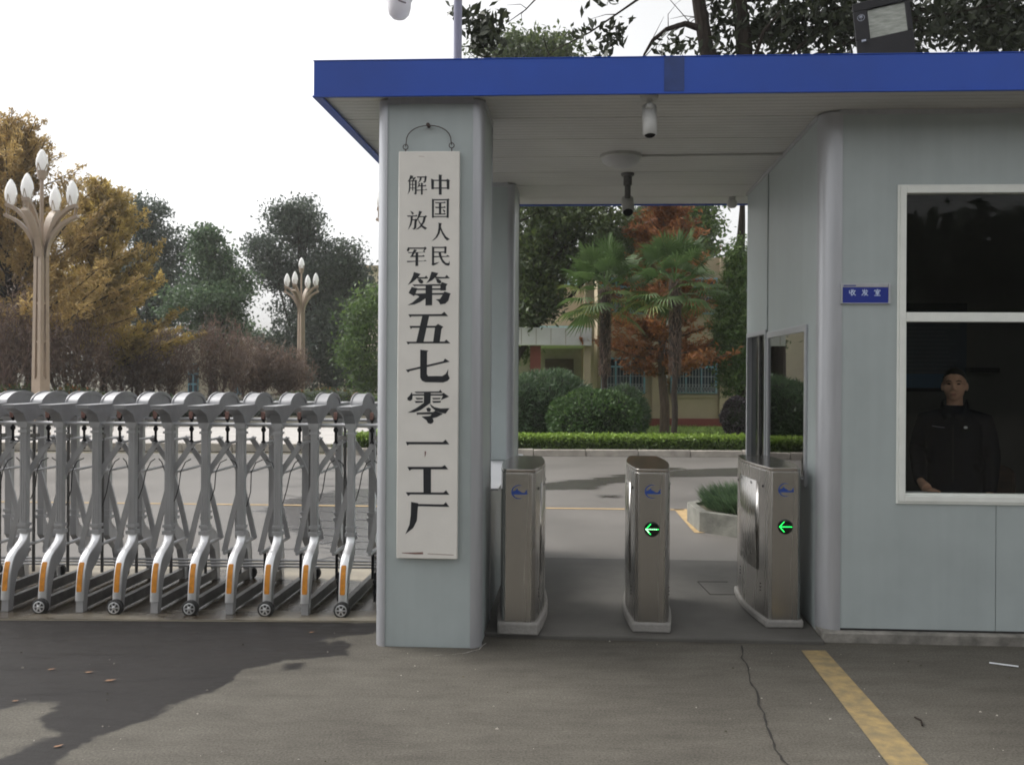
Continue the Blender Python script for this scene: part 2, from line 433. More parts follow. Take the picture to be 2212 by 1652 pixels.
def wet_ground_mat():
    m = bpy.data.materials.new('worn_paving'); m.use_nodes = True
    nt = m.node_tree; p = nt.nodes['Principled BSDF']; p.inputs['Specular IOR Level'].default_value = 0.22
    tc = nd(nt, 'ShaderNodeTexCoord')
    L = nt.links.new
    big = nd(nt, 'ShaderNodeTexNoise', Scale=0.9, Detail=6.0, Roughness=0.65); L(tc.outputs['Object'], big.inputs['Vector'])
    mp = nd(nt, 'ShaderNodeMapping'); mp.inputs['Scale'].default_value = (0.8, 3.0, 1); L(tc.outputs['Object'], mp.inputs['Vector'])
    stre = nd(nt, 'ShaderNodeTexNoise', Scale=3.0, Detail=7.0, Roughness=0.7); L(mp.outputs[0], stre.inputs['Vector'])
    fine = nd(nt, 'ShaderNodeTexNoise', Scale=95.0, Detail=3.0, Roughness=0.7); L(tc.outputs['Object'], fine.inputs['Vector'])
    ad = nd(nt, 'ShaderNodeMath', operation='ADD'); L(big.outputs['Fac'], ad.inputs[0]); L(stre.outputs['Fac'], ad.inputs[1])
    rp = nd(nt, 'ShaderNodeValToRGB')
    e = rp.color_ramp.elements
    e[0].position = 0.36; e[0].color = (0.060, 0.0545, 0.046, 1)
    e[1].position = 0.64; e[1].color = (0.106, 0.098, 0.083, 1)
    hf = nd(nt, 'ShaderNodeMath', operation='MULTIPLY'); hf.inputs[1].default_value = 0.5
    L(ad.outputs[0], hf.inputs[0]); L(hf.outputs[0], rp.inputs['Fac'])
    f2 = nd(nt, 'ShaderNodeMapRange'); f2.inputs['From Min'].default_value = 0.25; f2.inputs['From Max'].default_value = 0.75
    f2.inputs['To Min'].default_value = 0.50; f2.inputs['To Max'].default_value = 1.5
    L(fine.outputs['Fac'], f2.inputs['Value'])
    sp = nd(nt, 'ShaderNodeTexNoise', Scale=26.0, Detail=2.0); L(tc.outputs['Object'], sp.inputs['Vector'])
    s2 = nd(nt, 'ShaderNodeMapRange'); s2.inputs['From Min'].default_value = 0.70; s2.inputs['From Max'].default_value = 0.76
    s2.inputs['To Min'].default_value = 1.0; s2.inputs['To Max'].default_value = 1.35
    L(sp.outputs['Fac'], s2.inputs['Value'])
    mm = nd(nt, 'ShaderNodeMath', operation='MULTIPLY'); L(f2.outputs[0], mm.inputs[0]); L(s2.outputs[0], mm.inputs[1])
    dry = nd(nt, 'ShaderNodeVectorMath', operation='SCALE'); L(rp.outputs[0], dry.inputs[0]); L(mm.outputs[0], dry.inputs['Scale'])
    # damp mask
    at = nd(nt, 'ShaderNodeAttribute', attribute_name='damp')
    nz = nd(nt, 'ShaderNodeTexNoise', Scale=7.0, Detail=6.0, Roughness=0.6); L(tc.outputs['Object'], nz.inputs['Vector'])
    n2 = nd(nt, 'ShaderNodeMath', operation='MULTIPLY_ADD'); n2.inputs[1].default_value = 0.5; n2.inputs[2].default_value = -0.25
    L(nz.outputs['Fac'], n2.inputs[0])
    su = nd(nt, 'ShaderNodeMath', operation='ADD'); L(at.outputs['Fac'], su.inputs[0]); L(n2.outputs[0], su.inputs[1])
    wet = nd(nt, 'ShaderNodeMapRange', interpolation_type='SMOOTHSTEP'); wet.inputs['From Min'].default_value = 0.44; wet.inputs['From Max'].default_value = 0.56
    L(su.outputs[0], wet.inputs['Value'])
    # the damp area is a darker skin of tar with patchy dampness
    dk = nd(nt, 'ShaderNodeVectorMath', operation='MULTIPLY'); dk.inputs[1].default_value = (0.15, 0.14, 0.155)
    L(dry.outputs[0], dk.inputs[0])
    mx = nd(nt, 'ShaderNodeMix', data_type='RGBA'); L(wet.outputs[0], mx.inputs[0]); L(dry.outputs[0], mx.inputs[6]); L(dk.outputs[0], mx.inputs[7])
    L(mx.outputs[2], p.inputs['Base Color'])
    r1 = nd(nt, 'ShaderNodeMapRange'); r1.inputs['From Min'].default_value = 0.35; r1.inputs['From Max'].default_value = 0.65
    r1.inputs['To Min'].default_value = 0.42; r1.inputs['To Max'].default_value = 0.7
    L(stre.outputs['Fac'], r1.inputs['Value'])
    rm = nd(nt, 'ShaderNodeMix', data_type='FLOAT'); rm.inputs[2].default_value = 0.8
    L(wet.outputs[0], rm.inputs[0]); L(r1.outputs[0], rm.inputs[3]); L(rm.outputs[0], p.inputs['Roughness'])
    bp = nd(nt, 'ShaderNodeBump', Strength=0.35, Distance=0.004); L(fine.outputs['Fac'], bp.inputs['Height']); L(bp.outputs[0], p.inputs['Normal'])
    return m
M['paving'] = wet_ground_mat()

def road_mat(name='worn_road', col=(0.125, 0.116, 0.107), wetk=(0.42, 0.42, 0.45), thr=(0.98, 1.16)):
    m = mat(name, col, 0.5, var=0.2, scale=0.6, bump=0.25, bscale=45, rvar=0.1, detail=8)
    nt = m.node_tree; p = nt.nodes['Principled BSDF']; L = nt.links.new
    tc = nd(nt, 'ShaderNodeTexCoord')
    at = nd(nt, 'ShaderNodeAttribute', attribute_name='damp')
    mp = nd(nt, 'ShaderNodeMapping'); mp.inputs['Scale'].default_value = (0.5, 1.6, 1); L(tc.outputs['Object'], mp.inputs['Vector'])
    nz = nd(nt, 'ShaderNodeTexNoise', Scale=2.2, Detail=7.0, Roughness=0.65); L(mp.outputs[0], nz.inputs['Vector'])
    su = nd(nt, 'ShaderNodeMath', operation='MULTIPLY_ADD'); su.inputs[1].default_value = 1.1; L(nz.outputs['Fac'], su.inputs[0]); L(at.outputs['Fac'], su.inputs[2])
    wet = nd(nt, 'ShaderNodeMapRange', interpolation_type='SMOOTHSTEP'); wet.inputs['From Min'].default_value = thr[0]; wet.inputs['From Max'].default_value = thr[1]
    L(su.outputs[0], wet.inputs['Value'])
    base = p.inputs['Base Color'].links[0].from_socket
    dk = nd(nt, 'ShaderNodeVectorMath', operation='MULTIPLY'); dk.inputs[1].default_value = wetk; L(base, dk.inputs[0])
    mx = nd(nt, 'ShaderNodeMix', data_type='RGBA'); L(wet.outputs[0], mx.inputs[0]); L(base, mx.inputs[6]); L(dk.outputs[0], mx.inputs[7]); L(mx.outputs[2], p.inputs['Base Color'])
    r0 = p.inputs['Roughness'].links[0].from_socket
    rm = nd(nt, 'ShaderNodeMix', data_type='FLOAT'); L(wet.outputs[0], rm.inputs[0]); L(r0, rm.inputs[2]); rm.inputs[3].default_value = 0.22; L(rm.outputs[0], p.inputs['Roughness'])
    return m
M['road'] = road_mat()
M['lawn'] = mat('mown_lawn', (0.17, 0.27, 0.045), 0.9, var=0.35, scale=2.2, bump=0.6, bscale=30)
M['ground'] = mat('bare_ground', (0.11, 0.10, 0.07), 0.95, var=0.3, scale=0.5)
M['track'] = road_mat('stained_track_concrete', (0.24, 0.21, 0.16), (0.20, 0.18, 0.17), (0.85, 1.25))
M['slab'] = mat('passage_concrete', (0.085, 0.081, 0.073), 0.7, var=0.24, scale=2.2, bump=0.15, bscale=30, detail=8)
# ================================================================== SETTING
def sheet(name, pts, z, m, kind='structure', label=None):
    mb = MB(); mb.add([(p[0], p[1], z) for p in pts], [tuple(range(len(pts)))])
    o = mb.build(name, m, smooth=False)
    return tag(o, label, None, None, kind)

sheet('ground', [(-400, -400), (400, -400), (400, 400), (-400, 400)], -0.06, M['ground'], label='bare ground of the works compound')
sheet('road', [(-90, -30), (90, -30), (90, 16.4), (-90, 16.4)], -0.006, M['road'], label='worn grey road beyond the gate')

def sdf(poly, X, Y):
    n = len(poly); d = np.full(X.shape, 1e9); ins = np.zeros(X.shape, bool)
    for i in range(n):
        ax, ay = poly[i]; bx, by = poly[(i+1) % n]
        ex, ey = bx-ax, by-ay
        t = np.clip(((X-ax)*ex+(Y-ay)*ey)/(ex*ex+ey*ey+1e-12), 0, 1)
        d = np.minimum(d, np.hypot(X-ax-t*ex, Y-ay-t*ey))
        if ay != by:
            c = ((ay > Y) != (by > Y)) & (X < ex*(Y-ay)/(by-ay)+ax)
            ins ^= c
    return np.where(ins, d, -d)
def damp_grid(name, x0, x1, y0, y1, st, z, fn, m, label):
    nx, ny = int((x1-x0)/st)+1, int((y1-y0)/st)+1
    X, Y = np.meshgrid(np.linspace(x0, x1, nx), np.linspace(y0, y1, ny))
    damp = np.clip(fn(X, Y), 0, 1).ravel()
    me = bpy.data.meshes.new(name)
    vs = np.stack([X.ravel(), Y.ravel(), np.full(X.size, z)], 1)
    me.vertices.add(len(vs)); me.vertices.foreach_set('co', vs.ravel())
    idx = np.arange(nx*ny).reshape(ny, nx)
    q = np.stack([idx[:-1,:-1], idx[:-1,1:], idx[1:,1:], idx[1:,:-1]], -1).reshape(-1, 4)
    me.loops.add(q.size); me.loops.foreach_set('vertex_index', q.ravel())
    me.polygons.add(len(q)); me.polygons.foreach_set('loop_start', np.arange(0, q.size, 4)); me.polygons.foreach_set('loop_total', np.full(len(q), 4))
    me.update(calc_edges=True)
    a = me.attributes.new('damp', 'FLOAT', 'POINT'); a.data.foreach_set('value', damp.astype(np.float32))
    return tag(link_mesh(name, me, m, smooth=False), label, kind='structure')
def zz(pts):
    r = []
    for a, b in pts:
        g = gpt(a*0.43577/1.17179, (1216+b*0.43577)/1.17179)
        r.append((g.x, g.y))
    return r
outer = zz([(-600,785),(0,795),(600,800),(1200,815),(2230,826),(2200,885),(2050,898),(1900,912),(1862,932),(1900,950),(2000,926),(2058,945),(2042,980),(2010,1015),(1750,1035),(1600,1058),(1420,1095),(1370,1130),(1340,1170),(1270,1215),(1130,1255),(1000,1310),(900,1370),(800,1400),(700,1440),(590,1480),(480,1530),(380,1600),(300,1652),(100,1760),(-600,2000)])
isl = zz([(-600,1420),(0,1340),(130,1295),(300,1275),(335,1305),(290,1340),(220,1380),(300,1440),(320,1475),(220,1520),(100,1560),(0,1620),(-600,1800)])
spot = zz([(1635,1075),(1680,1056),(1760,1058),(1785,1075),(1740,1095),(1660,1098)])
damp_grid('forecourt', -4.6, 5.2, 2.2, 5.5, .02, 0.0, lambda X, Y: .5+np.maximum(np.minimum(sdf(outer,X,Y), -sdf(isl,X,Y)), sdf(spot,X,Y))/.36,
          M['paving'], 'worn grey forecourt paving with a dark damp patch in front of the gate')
def gp2(pts): return [(gpt(a,b).x, gpt(a,b).y) for a, b in pts]
road_wet = [gp2(q) for q in (
    [(1150,1048),(1190,1042),(1250,1034),(1345,1024),(1460,1014),(1600,1009),(1680,1010),(1680,1026),(1560,1030),(1460,1032),(1345,1044),(1290,1056),(1180,1060),(1140,1056)],
    [(1292,1068),(1345,1068),(1345,1076),(1292,1076)],
    [(1300,1036),(1440,1008),(1490,1011),(1340,1042)],
    [(560,1105),(610,1080),(680,1066),(760,1056),(860,1052),(880,1210),(720,1190),(640,1150)])]
def rd(X, Y):
    s = np.full(X.shape, -9.0)
    for p_ in road_wet: s = np.maximum(s, sdf(p_, X, Y))
    return .5+s/.8
damp_grid('road_surface', -5.5, 6.5, 7.18, 16.24, .045, -0.002, rd, M['road'], 'worn road surface with damp streaks behind the gatehouse')
sheet('forecourt_outer', [(-90,-30),(90,-30),(90,2.25),(-90,2.25)], -0.003, M['paving'], label='forecourt paving behind the viewer')
sheet('forecourt_left', [(-90,2.2),(-4.55,2.2),(-4.55,5.5),(-90,5.5)], -0.003, M['paving'], label='forecourt paving beside the gate')
sheet('forecourt_right', [(5.15,2.2),(90,2.2),(90,5.5),(5.15,5.5)], -0.003, M['paving'], label='forecourt paving beside the booth')

# concrete track under the gate
mb = MB(); mb.box((-12, 5.5, -0.05), (-0.65, 7.2, 0.006))
tag(mb.build('gate_track_edge', M['track'], bevel=0.003), 'concrete body of the gate track', kind='structure')
trk = [(-12,5.4),(-1.75,5.45),(-1.55,5.56),(-1.2,5.63),(-.6,5.66),(-.6,6.5),(-2.0,6.9),(-12,7.0)]
damp_grid('gate_track', -6.0, -0.66, 5.502, 7.195, .03, 0.010, lambda X, Y: .45+sdf(trk,X,Y)/1.2, M['track'], 'stained concrete track strip under the gate')
# raised passage floor with a rounded front corner
fl = []
for a, b in ((-2.62,0.02),(-2.15,-0.02),(-1.98,-0.08),(-1.8,-0.10),(0.0,-0.10),(0.0,2.05),(-2.62,2.05)):
    p = B(a, b); fl.append((p.x, p.y, -0.03))
mb = MB(); mb.prism(fl, (0,0,0.055))
tag(mb.build('passage_floor', M['slab'], bevel=0.008), 'smooth concrete floor of the pedestrian passage', kind='structure')
# hatch seam in the slab
mb = MB()
h0, h1 = gpt(1507,1256,0.025), gpt(1600,1284,0.025)
for p, q in (((h0.x,h0.y),(h1.x,h0.y)),((h0.x+.01,h1.y),(h1.x,h1.y)),((h0.x,h0.y),(h0.x+.01,h1.y))):
    mb.bar((p[0],p[1],0.0262),(q[0],q[1],0.0262),0.006,0.002)
tag(mb.build('floor_seam', M['crack'], smooth=False), 'dark joint lines in the passage floor', kind='structure')

# kerb, lawn in front of the office
mb = MB()
x = -3.5
rng = random.Random(3)
while x < 16:
    w = 0.98
    mb.box((x, 16.25+rng.uniform(-.006,.006), -0.05), (x+w-0.012, 16.42, 0.125+rng.uniform(-.006,.006)))
    x += w
tag(mb.build('kerb', M['kerb'], bevel=0.012), 'long stone kerb along the lawn edge', kind='structure')
mb = MB(); mb.box((-3.5, 16.42, -0.05), (40, 60, 0.09))
tag(mb.build('lawn', M['lawn'], smooth=False), 'green mown lawn in front of the office', kind='structure')
mb = MB()
x = -60.0
while x < -3.6:
    w = 0.99
    mb.box((x, 17.25+rng.uniform(-.006,.006), -0.05), (min(x+w-0.012,-3.52), 17.4, 0.12+rng.uniform(-.005,.005)))
    x += w
tag(mb.build('kerb_far', M['kerb'], bevel=0.012), 'kerb along the pale pavement beyond the gate', kind='structure')
mb = MB(); mb.box((-60, 17.4, -0.05), (-3.52, 22.4, 0.10))
tag(mb.build('pavement', M['pave'], smooth=False), 'pale pavement strip beyond the gate', kind='structure')
mb = MB(); mb.box((-70, 22.4, -0.05), (-3.52, 70, 0.11))
tag(mb.build('planting_bed', M['soil'], smooth=False), 'soil bed under the trees beyond the gate', kind='structure')

# painted lines
def strip_px(name, pts, z, m, label):
    P = [gpt(a, b, z) for a, b in pts]
    return sheet(name, [(p.x, p.y) for p in P], z, m, label=label)
strip_px('painted_line', [(1731,1404),(1783,1404),(2014,1660),(2150,1830),(2030,1830),(1927,1660)], 0.004, M['yellow'], 'worn yellow stripe on the forecourt')
sheet('painted_line_far', [(-14.5, 10.62), (2.0, 10.02), (2.0, 10.09), (-14.5, 10.69)], 0.002, M['yellow_far'], label='thin yellow line across the road')
strip_px('painted_line_stub', [(1456,1099),(1487,1099),(1530,1150),(1500,1150)], 0.002, M['yellow_far'], 'short pale yellow stripe by the planter')

# crack in the forecourt
def crack(pts, z, w, m, name, label, jit=3.0, seed=5):
    rg = random.Random(seed); fine = []
    for i in range(len(pts)-1):
        (a, b), (c, d) = pts[i], pts[i+1]
        n = max(2, int(math.hypot(c-a, d-b)/9))
        for k in range(n):
            t = k/n
            fine.append((a+(c-a)*t+rg.uniform(-jit, jit), b+(d-b)*t+rg.uniform(-1, 1)))
    fine.append(pts[-1])
    mb = MB(); vs = []; fs = []
    for i, (a, b) in enumerate(fine):
        g = gpt(a, b, z); ww = w*rg.uniform(0.35, 1.15)
        vs += [(g.x-ww/2, g.y, z), (g.x+ww/2, g.y, z)]
        if i: fs.append((2*i-2, 2*i-1, 2*i+1, 2*i))
    mb.add(vs, fs)
    tag(mb.build(name, m, smooth=False), label, kind='structure')
crack([(1601,1393),(1604,1420),(1614,1442),(1622,1470),(1634,1495),(1641,1520),(1652,1548),(1662,1585),(1672,1600),(1675,1615),(1690,1640),(1712,1665)], 0.004, 0.011, M['crack'], 'crack', 'jagged dark crack running across the forecourt')
crack([(938,1414),(975,1413),(1010,1409),(1035,1401),(1050,1388)], 0.004, 0.006, M['pave'], 'scratch', 'thin pale scratch on the forecourt at the pillar foot', 1.0, 8)
# sealed cracks and damp streaks on the road
rg = random.Random(11)
mb = MB()
for i in range(13):
    y = 1018 + i*17 + rg.uniform(-4, 4); a = 640 + rg.uniform(-60, 60); b = 830 + rg.uniform(0, 30)
    pts = [(a+(b-a)*k/10, y + rg.uniform(-3.2, 3.2)) for k in range(11)]
    P = [gpt(q[0], q[1], 0) for q in pts]
    vs, fs = [], []
    for k, p in enumerate(P):
        w = rg.uniform(.006, .028)
        vs += [(p.x, p.y-w, 0.001), (p.x, p.y+w, 0.001)]
        if k: fs.append((2*k-2, 2*k-1, 2*k+1, 2*k))
    mb.add(vs, fs)
tag(mb.build('road_crack', M['tar'], smooth=False), 'dark sealed cracks in the road behind the gate', kind='structure')
# ================================================================== GATEHOUSE
GH = thing('gatehouse', 'grey panel gatehouse with blue flat roof edge, two pillars and reception booth', 'building', tuple(B(0,0,0)))
TB = lambda a, b, z: B(a, b, z)
ZS = 3.17                      # soffit height
WT = 0.06
WA0, WA1, WZ0, WZ1 = 0.452, 2.35, 0.835, 2.704
BW, BD = 3.6, 2.43
# front wall, split at the panel joints
mb = MB(TB)
mb.box((0.102,0,0.07),(WA0,WT,ZS)); mb.box((WA1,0,0.07),(BW,WT,ZS))
g = 0.004
for a0, a1 in ((WA0,1.02),(1.02+g,WA1)):
    mb.box((a0,0,0.07),(a1,WT,WZ0))
mb.box((WA0,0,WZ1),(WA1,WT,ZS))
mb.build('front_wall', M['panel'], GH, smooth=False)
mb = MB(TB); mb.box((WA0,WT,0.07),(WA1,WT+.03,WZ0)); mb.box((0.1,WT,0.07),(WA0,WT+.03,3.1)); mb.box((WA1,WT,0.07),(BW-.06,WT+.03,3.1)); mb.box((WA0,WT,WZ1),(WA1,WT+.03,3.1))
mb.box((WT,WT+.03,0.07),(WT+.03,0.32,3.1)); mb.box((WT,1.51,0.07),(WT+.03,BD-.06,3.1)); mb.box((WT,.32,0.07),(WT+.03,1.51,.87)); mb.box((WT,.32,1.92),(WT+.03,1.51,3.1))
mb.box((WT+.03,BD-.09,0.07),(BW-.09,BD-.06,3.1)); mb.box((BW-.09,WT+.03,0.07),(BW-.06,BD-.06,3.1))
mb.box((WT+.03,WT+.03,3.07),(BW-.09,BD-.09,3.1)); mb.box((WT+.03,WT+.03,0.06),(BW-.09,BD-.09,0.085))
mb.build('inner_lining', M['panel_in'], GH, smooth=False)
# passage wall
PB0, PB1, PZ0, PZ1 = 0.323, 1.506, 0.87, 1.905
DB0, DB1, DZ1 = 1.60, 2.34, 1.93
mb = MB(TB)
mb.box((0,0.102,0.03),(WT,PB0,ZS)); mb.box((0,PB0,0.03),(WT,PB1,PZ0)); mb.box((0,PB0,PZ1),(WT,PB1+.02,ZS))
mb.box((0,PB1,0.03),(WT,DB0-.03,PZ1)); mb.box((0,DB0-.026,DZ1),(WT,BD-.02,ZS)); mb.box((0,DB1,0.03),(WT,BD,DZ1))
mb.build('passage_wall', M['panel'], GH, smooth=False)
mb = MB(TB); mb.box((WT,BD-.06,0.03),(BW,BD,ZS)); mb.box((BW-.06,0.0,0.03),(BW,BD-.06,ZS))
mb.build('rear_wall', M['panel'], GH, smooth=False)
# round corner trim of the booth
def corner(mb, a, b, z0, z1, R, qa, qb, n=10):
    """quarter-round trim whose rounded edge points to (qa,qb)"""
    pts = [(a, b)]
    base = atan2(qb, qa)
    for i in range(n+1):
        t = base - pi/4 + (pi/2)*i/n
        pts.append((a+R*cos(t), b+R*sin(t)))
    P = [B(p[0], p[1], z0) for p in pts]
    T = mb.T; mb.T = None
    mb.prism([tuple(p) for p in P], (0,0,z1-z0)); mb.T = T
mb = MB(TB); corner(mb, 0.102, 0.102, 0.06, ZS-.012, 0.106, -1, -1)
mb.box((0.102,-0.004,0.06),(0.116,0.0,ZS-.012)); mb.box((-0.004,0.102,0.06),(0.0,0.116,ZS-.012))
mb.build('corner_trim', M['alu'], GH, ang=30)
# plinth
mb = MB(TB); mb.box((-0.0,-0.05,-0.03),(BW+.05,BD,0.062))
mb.build('plinth', M['plinth'], GH, bevel=0.01)
mb = MB(TB); mb.box((0.118,-0.004,0.0625),(BW,-0.0002,0.074)); mb.build('base_seal', M['rubber'], GH, smooth=False)
# ceiling shadow trim along the soffit
mb = MB(TB); mb.box((0.1,-0.008,ZS-.03),(BW,0.0,ZS-.002)); mb.box((-0.008,0.1,ZS-.03),(0.0,BD,ZS-.002))
mb.build('cornice', M['alu'], GH, smooth=False)
# big front window
W = MB(TB)
y0, y1 = -0.016, 0.055
fw = 0.036
W.box((WA0,y0,WZ0),(WA0+fw,y1,WZ1)); W.box((WA1-fw,y0,WZ0),(WA1,y1,WZ1))
W.box((WA0+fw,y0,WZ0),(WA1-fw,y1,WZ0+fw)); W.box((WA0+fw,y0,WZ1-fw),(WA1-fw,y1,WZ1))
W.box((WA0+fw,y0+.006,1.904),(WA1-fw,y1,1.960))
W.box((WA0-.014,-0.010,WZ0-.014),(WA0,0.0,WZ1+.014)); W.box((WA0,-0.010,WZ0-.014),(WA1,0.0,WZ0)); W.box((WA0,-0.010,WZ1),(WA1,0.0,WZ1+.014))
W.box((WA0+fw,y0+.018,WZ0+fw),(WA1-fw,y1-.002,WZ0+fw+.012)); W.box((WA0+fw,y0+.02,WZ0+fw+.012),(WA0+fw+.010,y1-.004,1.904))
wo = W.build('window', M['white_frame'], GH, smooth=False, bevel=0.003)
mb = MB(TB); mb.box((WA0+fw,0.025,1.960),(WA1-fw,0.029,WZ1-fw)); mb.box((WA0+fw+.010,0.025,WZ0+fw+.012),(WA1-fw,0.029,1.904))
mb.build('pane', M['glass'], wo, smooth=False)
# passage window
W = MB(TB)
x0, x1 = -0.016, 0.055
W.box((x0,PB0,PZ0),(x1,PB0+.04,PZ1)); W.box((x0,PB1-.04,PZ0),(x1,PB1,PZ1)); W.box((x0,PB0+.04,PZ0),(x1,PB1-.04,PZ0+.045)); W.box((x0,PB0+.04,PZ1-.045),(x1,PB1-.04,PZ1))
po = W.build('window', M['alu'], GH, smooth=False, bevel=0.003)
mb = MB(TB); mb.box((-0.004,PB0+.04,PZ0+.045),(0.0,PB1-.04,PZ1-.045))
mb.build('pane', M['glass_dark'], po, smooth=False)
# side door: aluminium frame, dark sheet standing in for the dim open doorway
W = MB(TB)
W.box((-0.012,DB0-.026,0.03),(0.06,DB0+.012,DZ1)); W.box((-0.012,DB1-.012,0.03),(0.06,DB1+.02,DZ1)); W.box((-0.012,DB0+.012,DZ1-.035),(0.06,DB1-.012,DZ1))
do = W.build('door', M['alu'], GH, smooth=False)
mb = MB(TB); mb.box((0.028,DB0+.012,0.03),(0.045,DB1-.012,DZ1-.035))
mb.build('dark_doorway', M['led_off'], do, smooth=False)
mb = MB(TB); mb.box((0.012,1.93,0.03),(0.028,1.97,DZ1-.035)); mb.box((0.012,1.70,0.03),(0.028,1.73,DZ1-.035))
mb.build('door_stile', M['gate_dark'], do, smooth=False)
# pillars
def pillar(a, b, w, d, z0, z1):
    R = 0.062
    mb = MB(TB)
    mb.box((a+R,b+.006,z0+.004),(a+w-R,b+d-.006,z1)); mb.box((a+.006,b+R,z0+.004),(a+R,b+d-R,z1)); mb.box((a+w-R,b+R,z0+.004),(a+w-.006,b+d-R,z1))
    po = mb.build('pillar', M['panel'], GH, smooth=False)
    for sx, sy in ((0,0),(1,0),(0,1),(1,1)):
        mb = MB(TB)
        corner(mb, a+R if sx == 0 else a+w-R, b+R if sy == 0 else b+d-R, z0, z1-.012, R, 2*sx-1, 2*sy-1)
        mb.build('corner_trim', M['alu'], po, ang=30)
    mb = MB(TB)
    mb.box((a+R,b-.002,z1-.035),(a+w-R,b+.006,z1)); mb.box((a+w-.006,b+R,z1-.035),(a+w+.002,b+d-R,z1))
    mb.build('top_trim', M['alu'], po, smooth=False)
    return po
PAx = (-0.791-O.x)*U.x + (5.03-O.y)*U.y      # pillar corner in booth coordinates (approx.)
PA, PBb = -2.622, -0.305
pillar(PA, PBb, 0.62, 0.56, -0.01, ZS)
pillar(PA, PBb+2.27, 0.62, 0.56, 0.845, ZS)
mb = MB(TB); mb.box((PA+.02,PBb+.56,0.0),(PA+.60,PBb+2.83,0.83))
lw = mb.build('low_wall', M['panel'], GH, smooth=False, bevel=0.01)
mb = MB(TB); mb.box((PA,PBb+.57,0.83),(PA+.66,PBb+2.86,0.845))
mb.build('ledge', M['alu'], lw, smooth=False, bevel=0.003)

# roof: frame of the canopy
RA0, RA1, RB0, RB1 = -2.965, 4.1, -0.40, 2.96
mb = MB(TB); mb.box((RA0+.02,RB0+.02,ZS+.05),(RA1-.02,RB1-.02,ZS+.165))
mb.build('roof', M['roof'], GH, smooth=False)
mb = MB(TB)
mb.box((RA0,RB0,ZS-.012),(RA1,RB0+.03,ZS+.185)); mb.box((RA0,RB1-.03,ZS-.012),(RA1,RB1,ZS+.185))
mb.box((RA0,RB0+.03,ZS-.012),(RA0+.03,RB1-.03,ZS+.185)); mb.box((RA1-.03,RB0+.03,ZS-.012),(RA1,RB1-.03,ZS+.185))
mb.box((RA0-.006,RB0-.006,ZS-.022),(RA1,RB0+.012,ZS-.012)); mb.box((RA0-.006,RB0+.012,ZS-.022),(RA0+.05,RB1,ZS-.012))
mb.box((RA0-.004,RB0-.004,ZS+.185),(RA1,RB0+.05,ZS+.190))
fo = mb.build('fascia', M['blue'], GH, smooth=False, bevel=0.003)
pa = (px(1447,160,4.85).x-O.x); pb = (px(1490,160,4.85).x-O.x)
mb = MB(TB); mb.box((pa,RB0-.003,ZS-.008),(pb,RB0,ZS+.183))
mb.build('tape_patch', M['blue_dark'], fo, smooth=False)
# ribbed soffit
mb = MB(TB)
b = RB0+.03; pts = []
pitch = 0.062; k = 0
while b + pitch < RB1-.03:
    dd = 0.012 if k % 8 == 7 else 0.005
    w = 0.020 if k % 8 == 7 else 0.009
    pts += [(b, ZS), (b+pitch-w, ZS), (b+pitch-w+.002, ZS+dd), (b+pitch-.002, ZS+dd)]
    b += pitch; k += 1
pts += [(b, ZS), (RB1-.03, ZS)]
vs, fs = [], []
for i, (bb, z) in enumerate(pts):
    vs += [(RA0+.03, bb, z), (RA1-.03, bb, z)]
    if i: fs.append((2*i-2, 2*i-1, 2*i+1, 2*i))
mb.add(vs, fs)
mb.build('soffit', M['soffit'], GH, smooth=False)

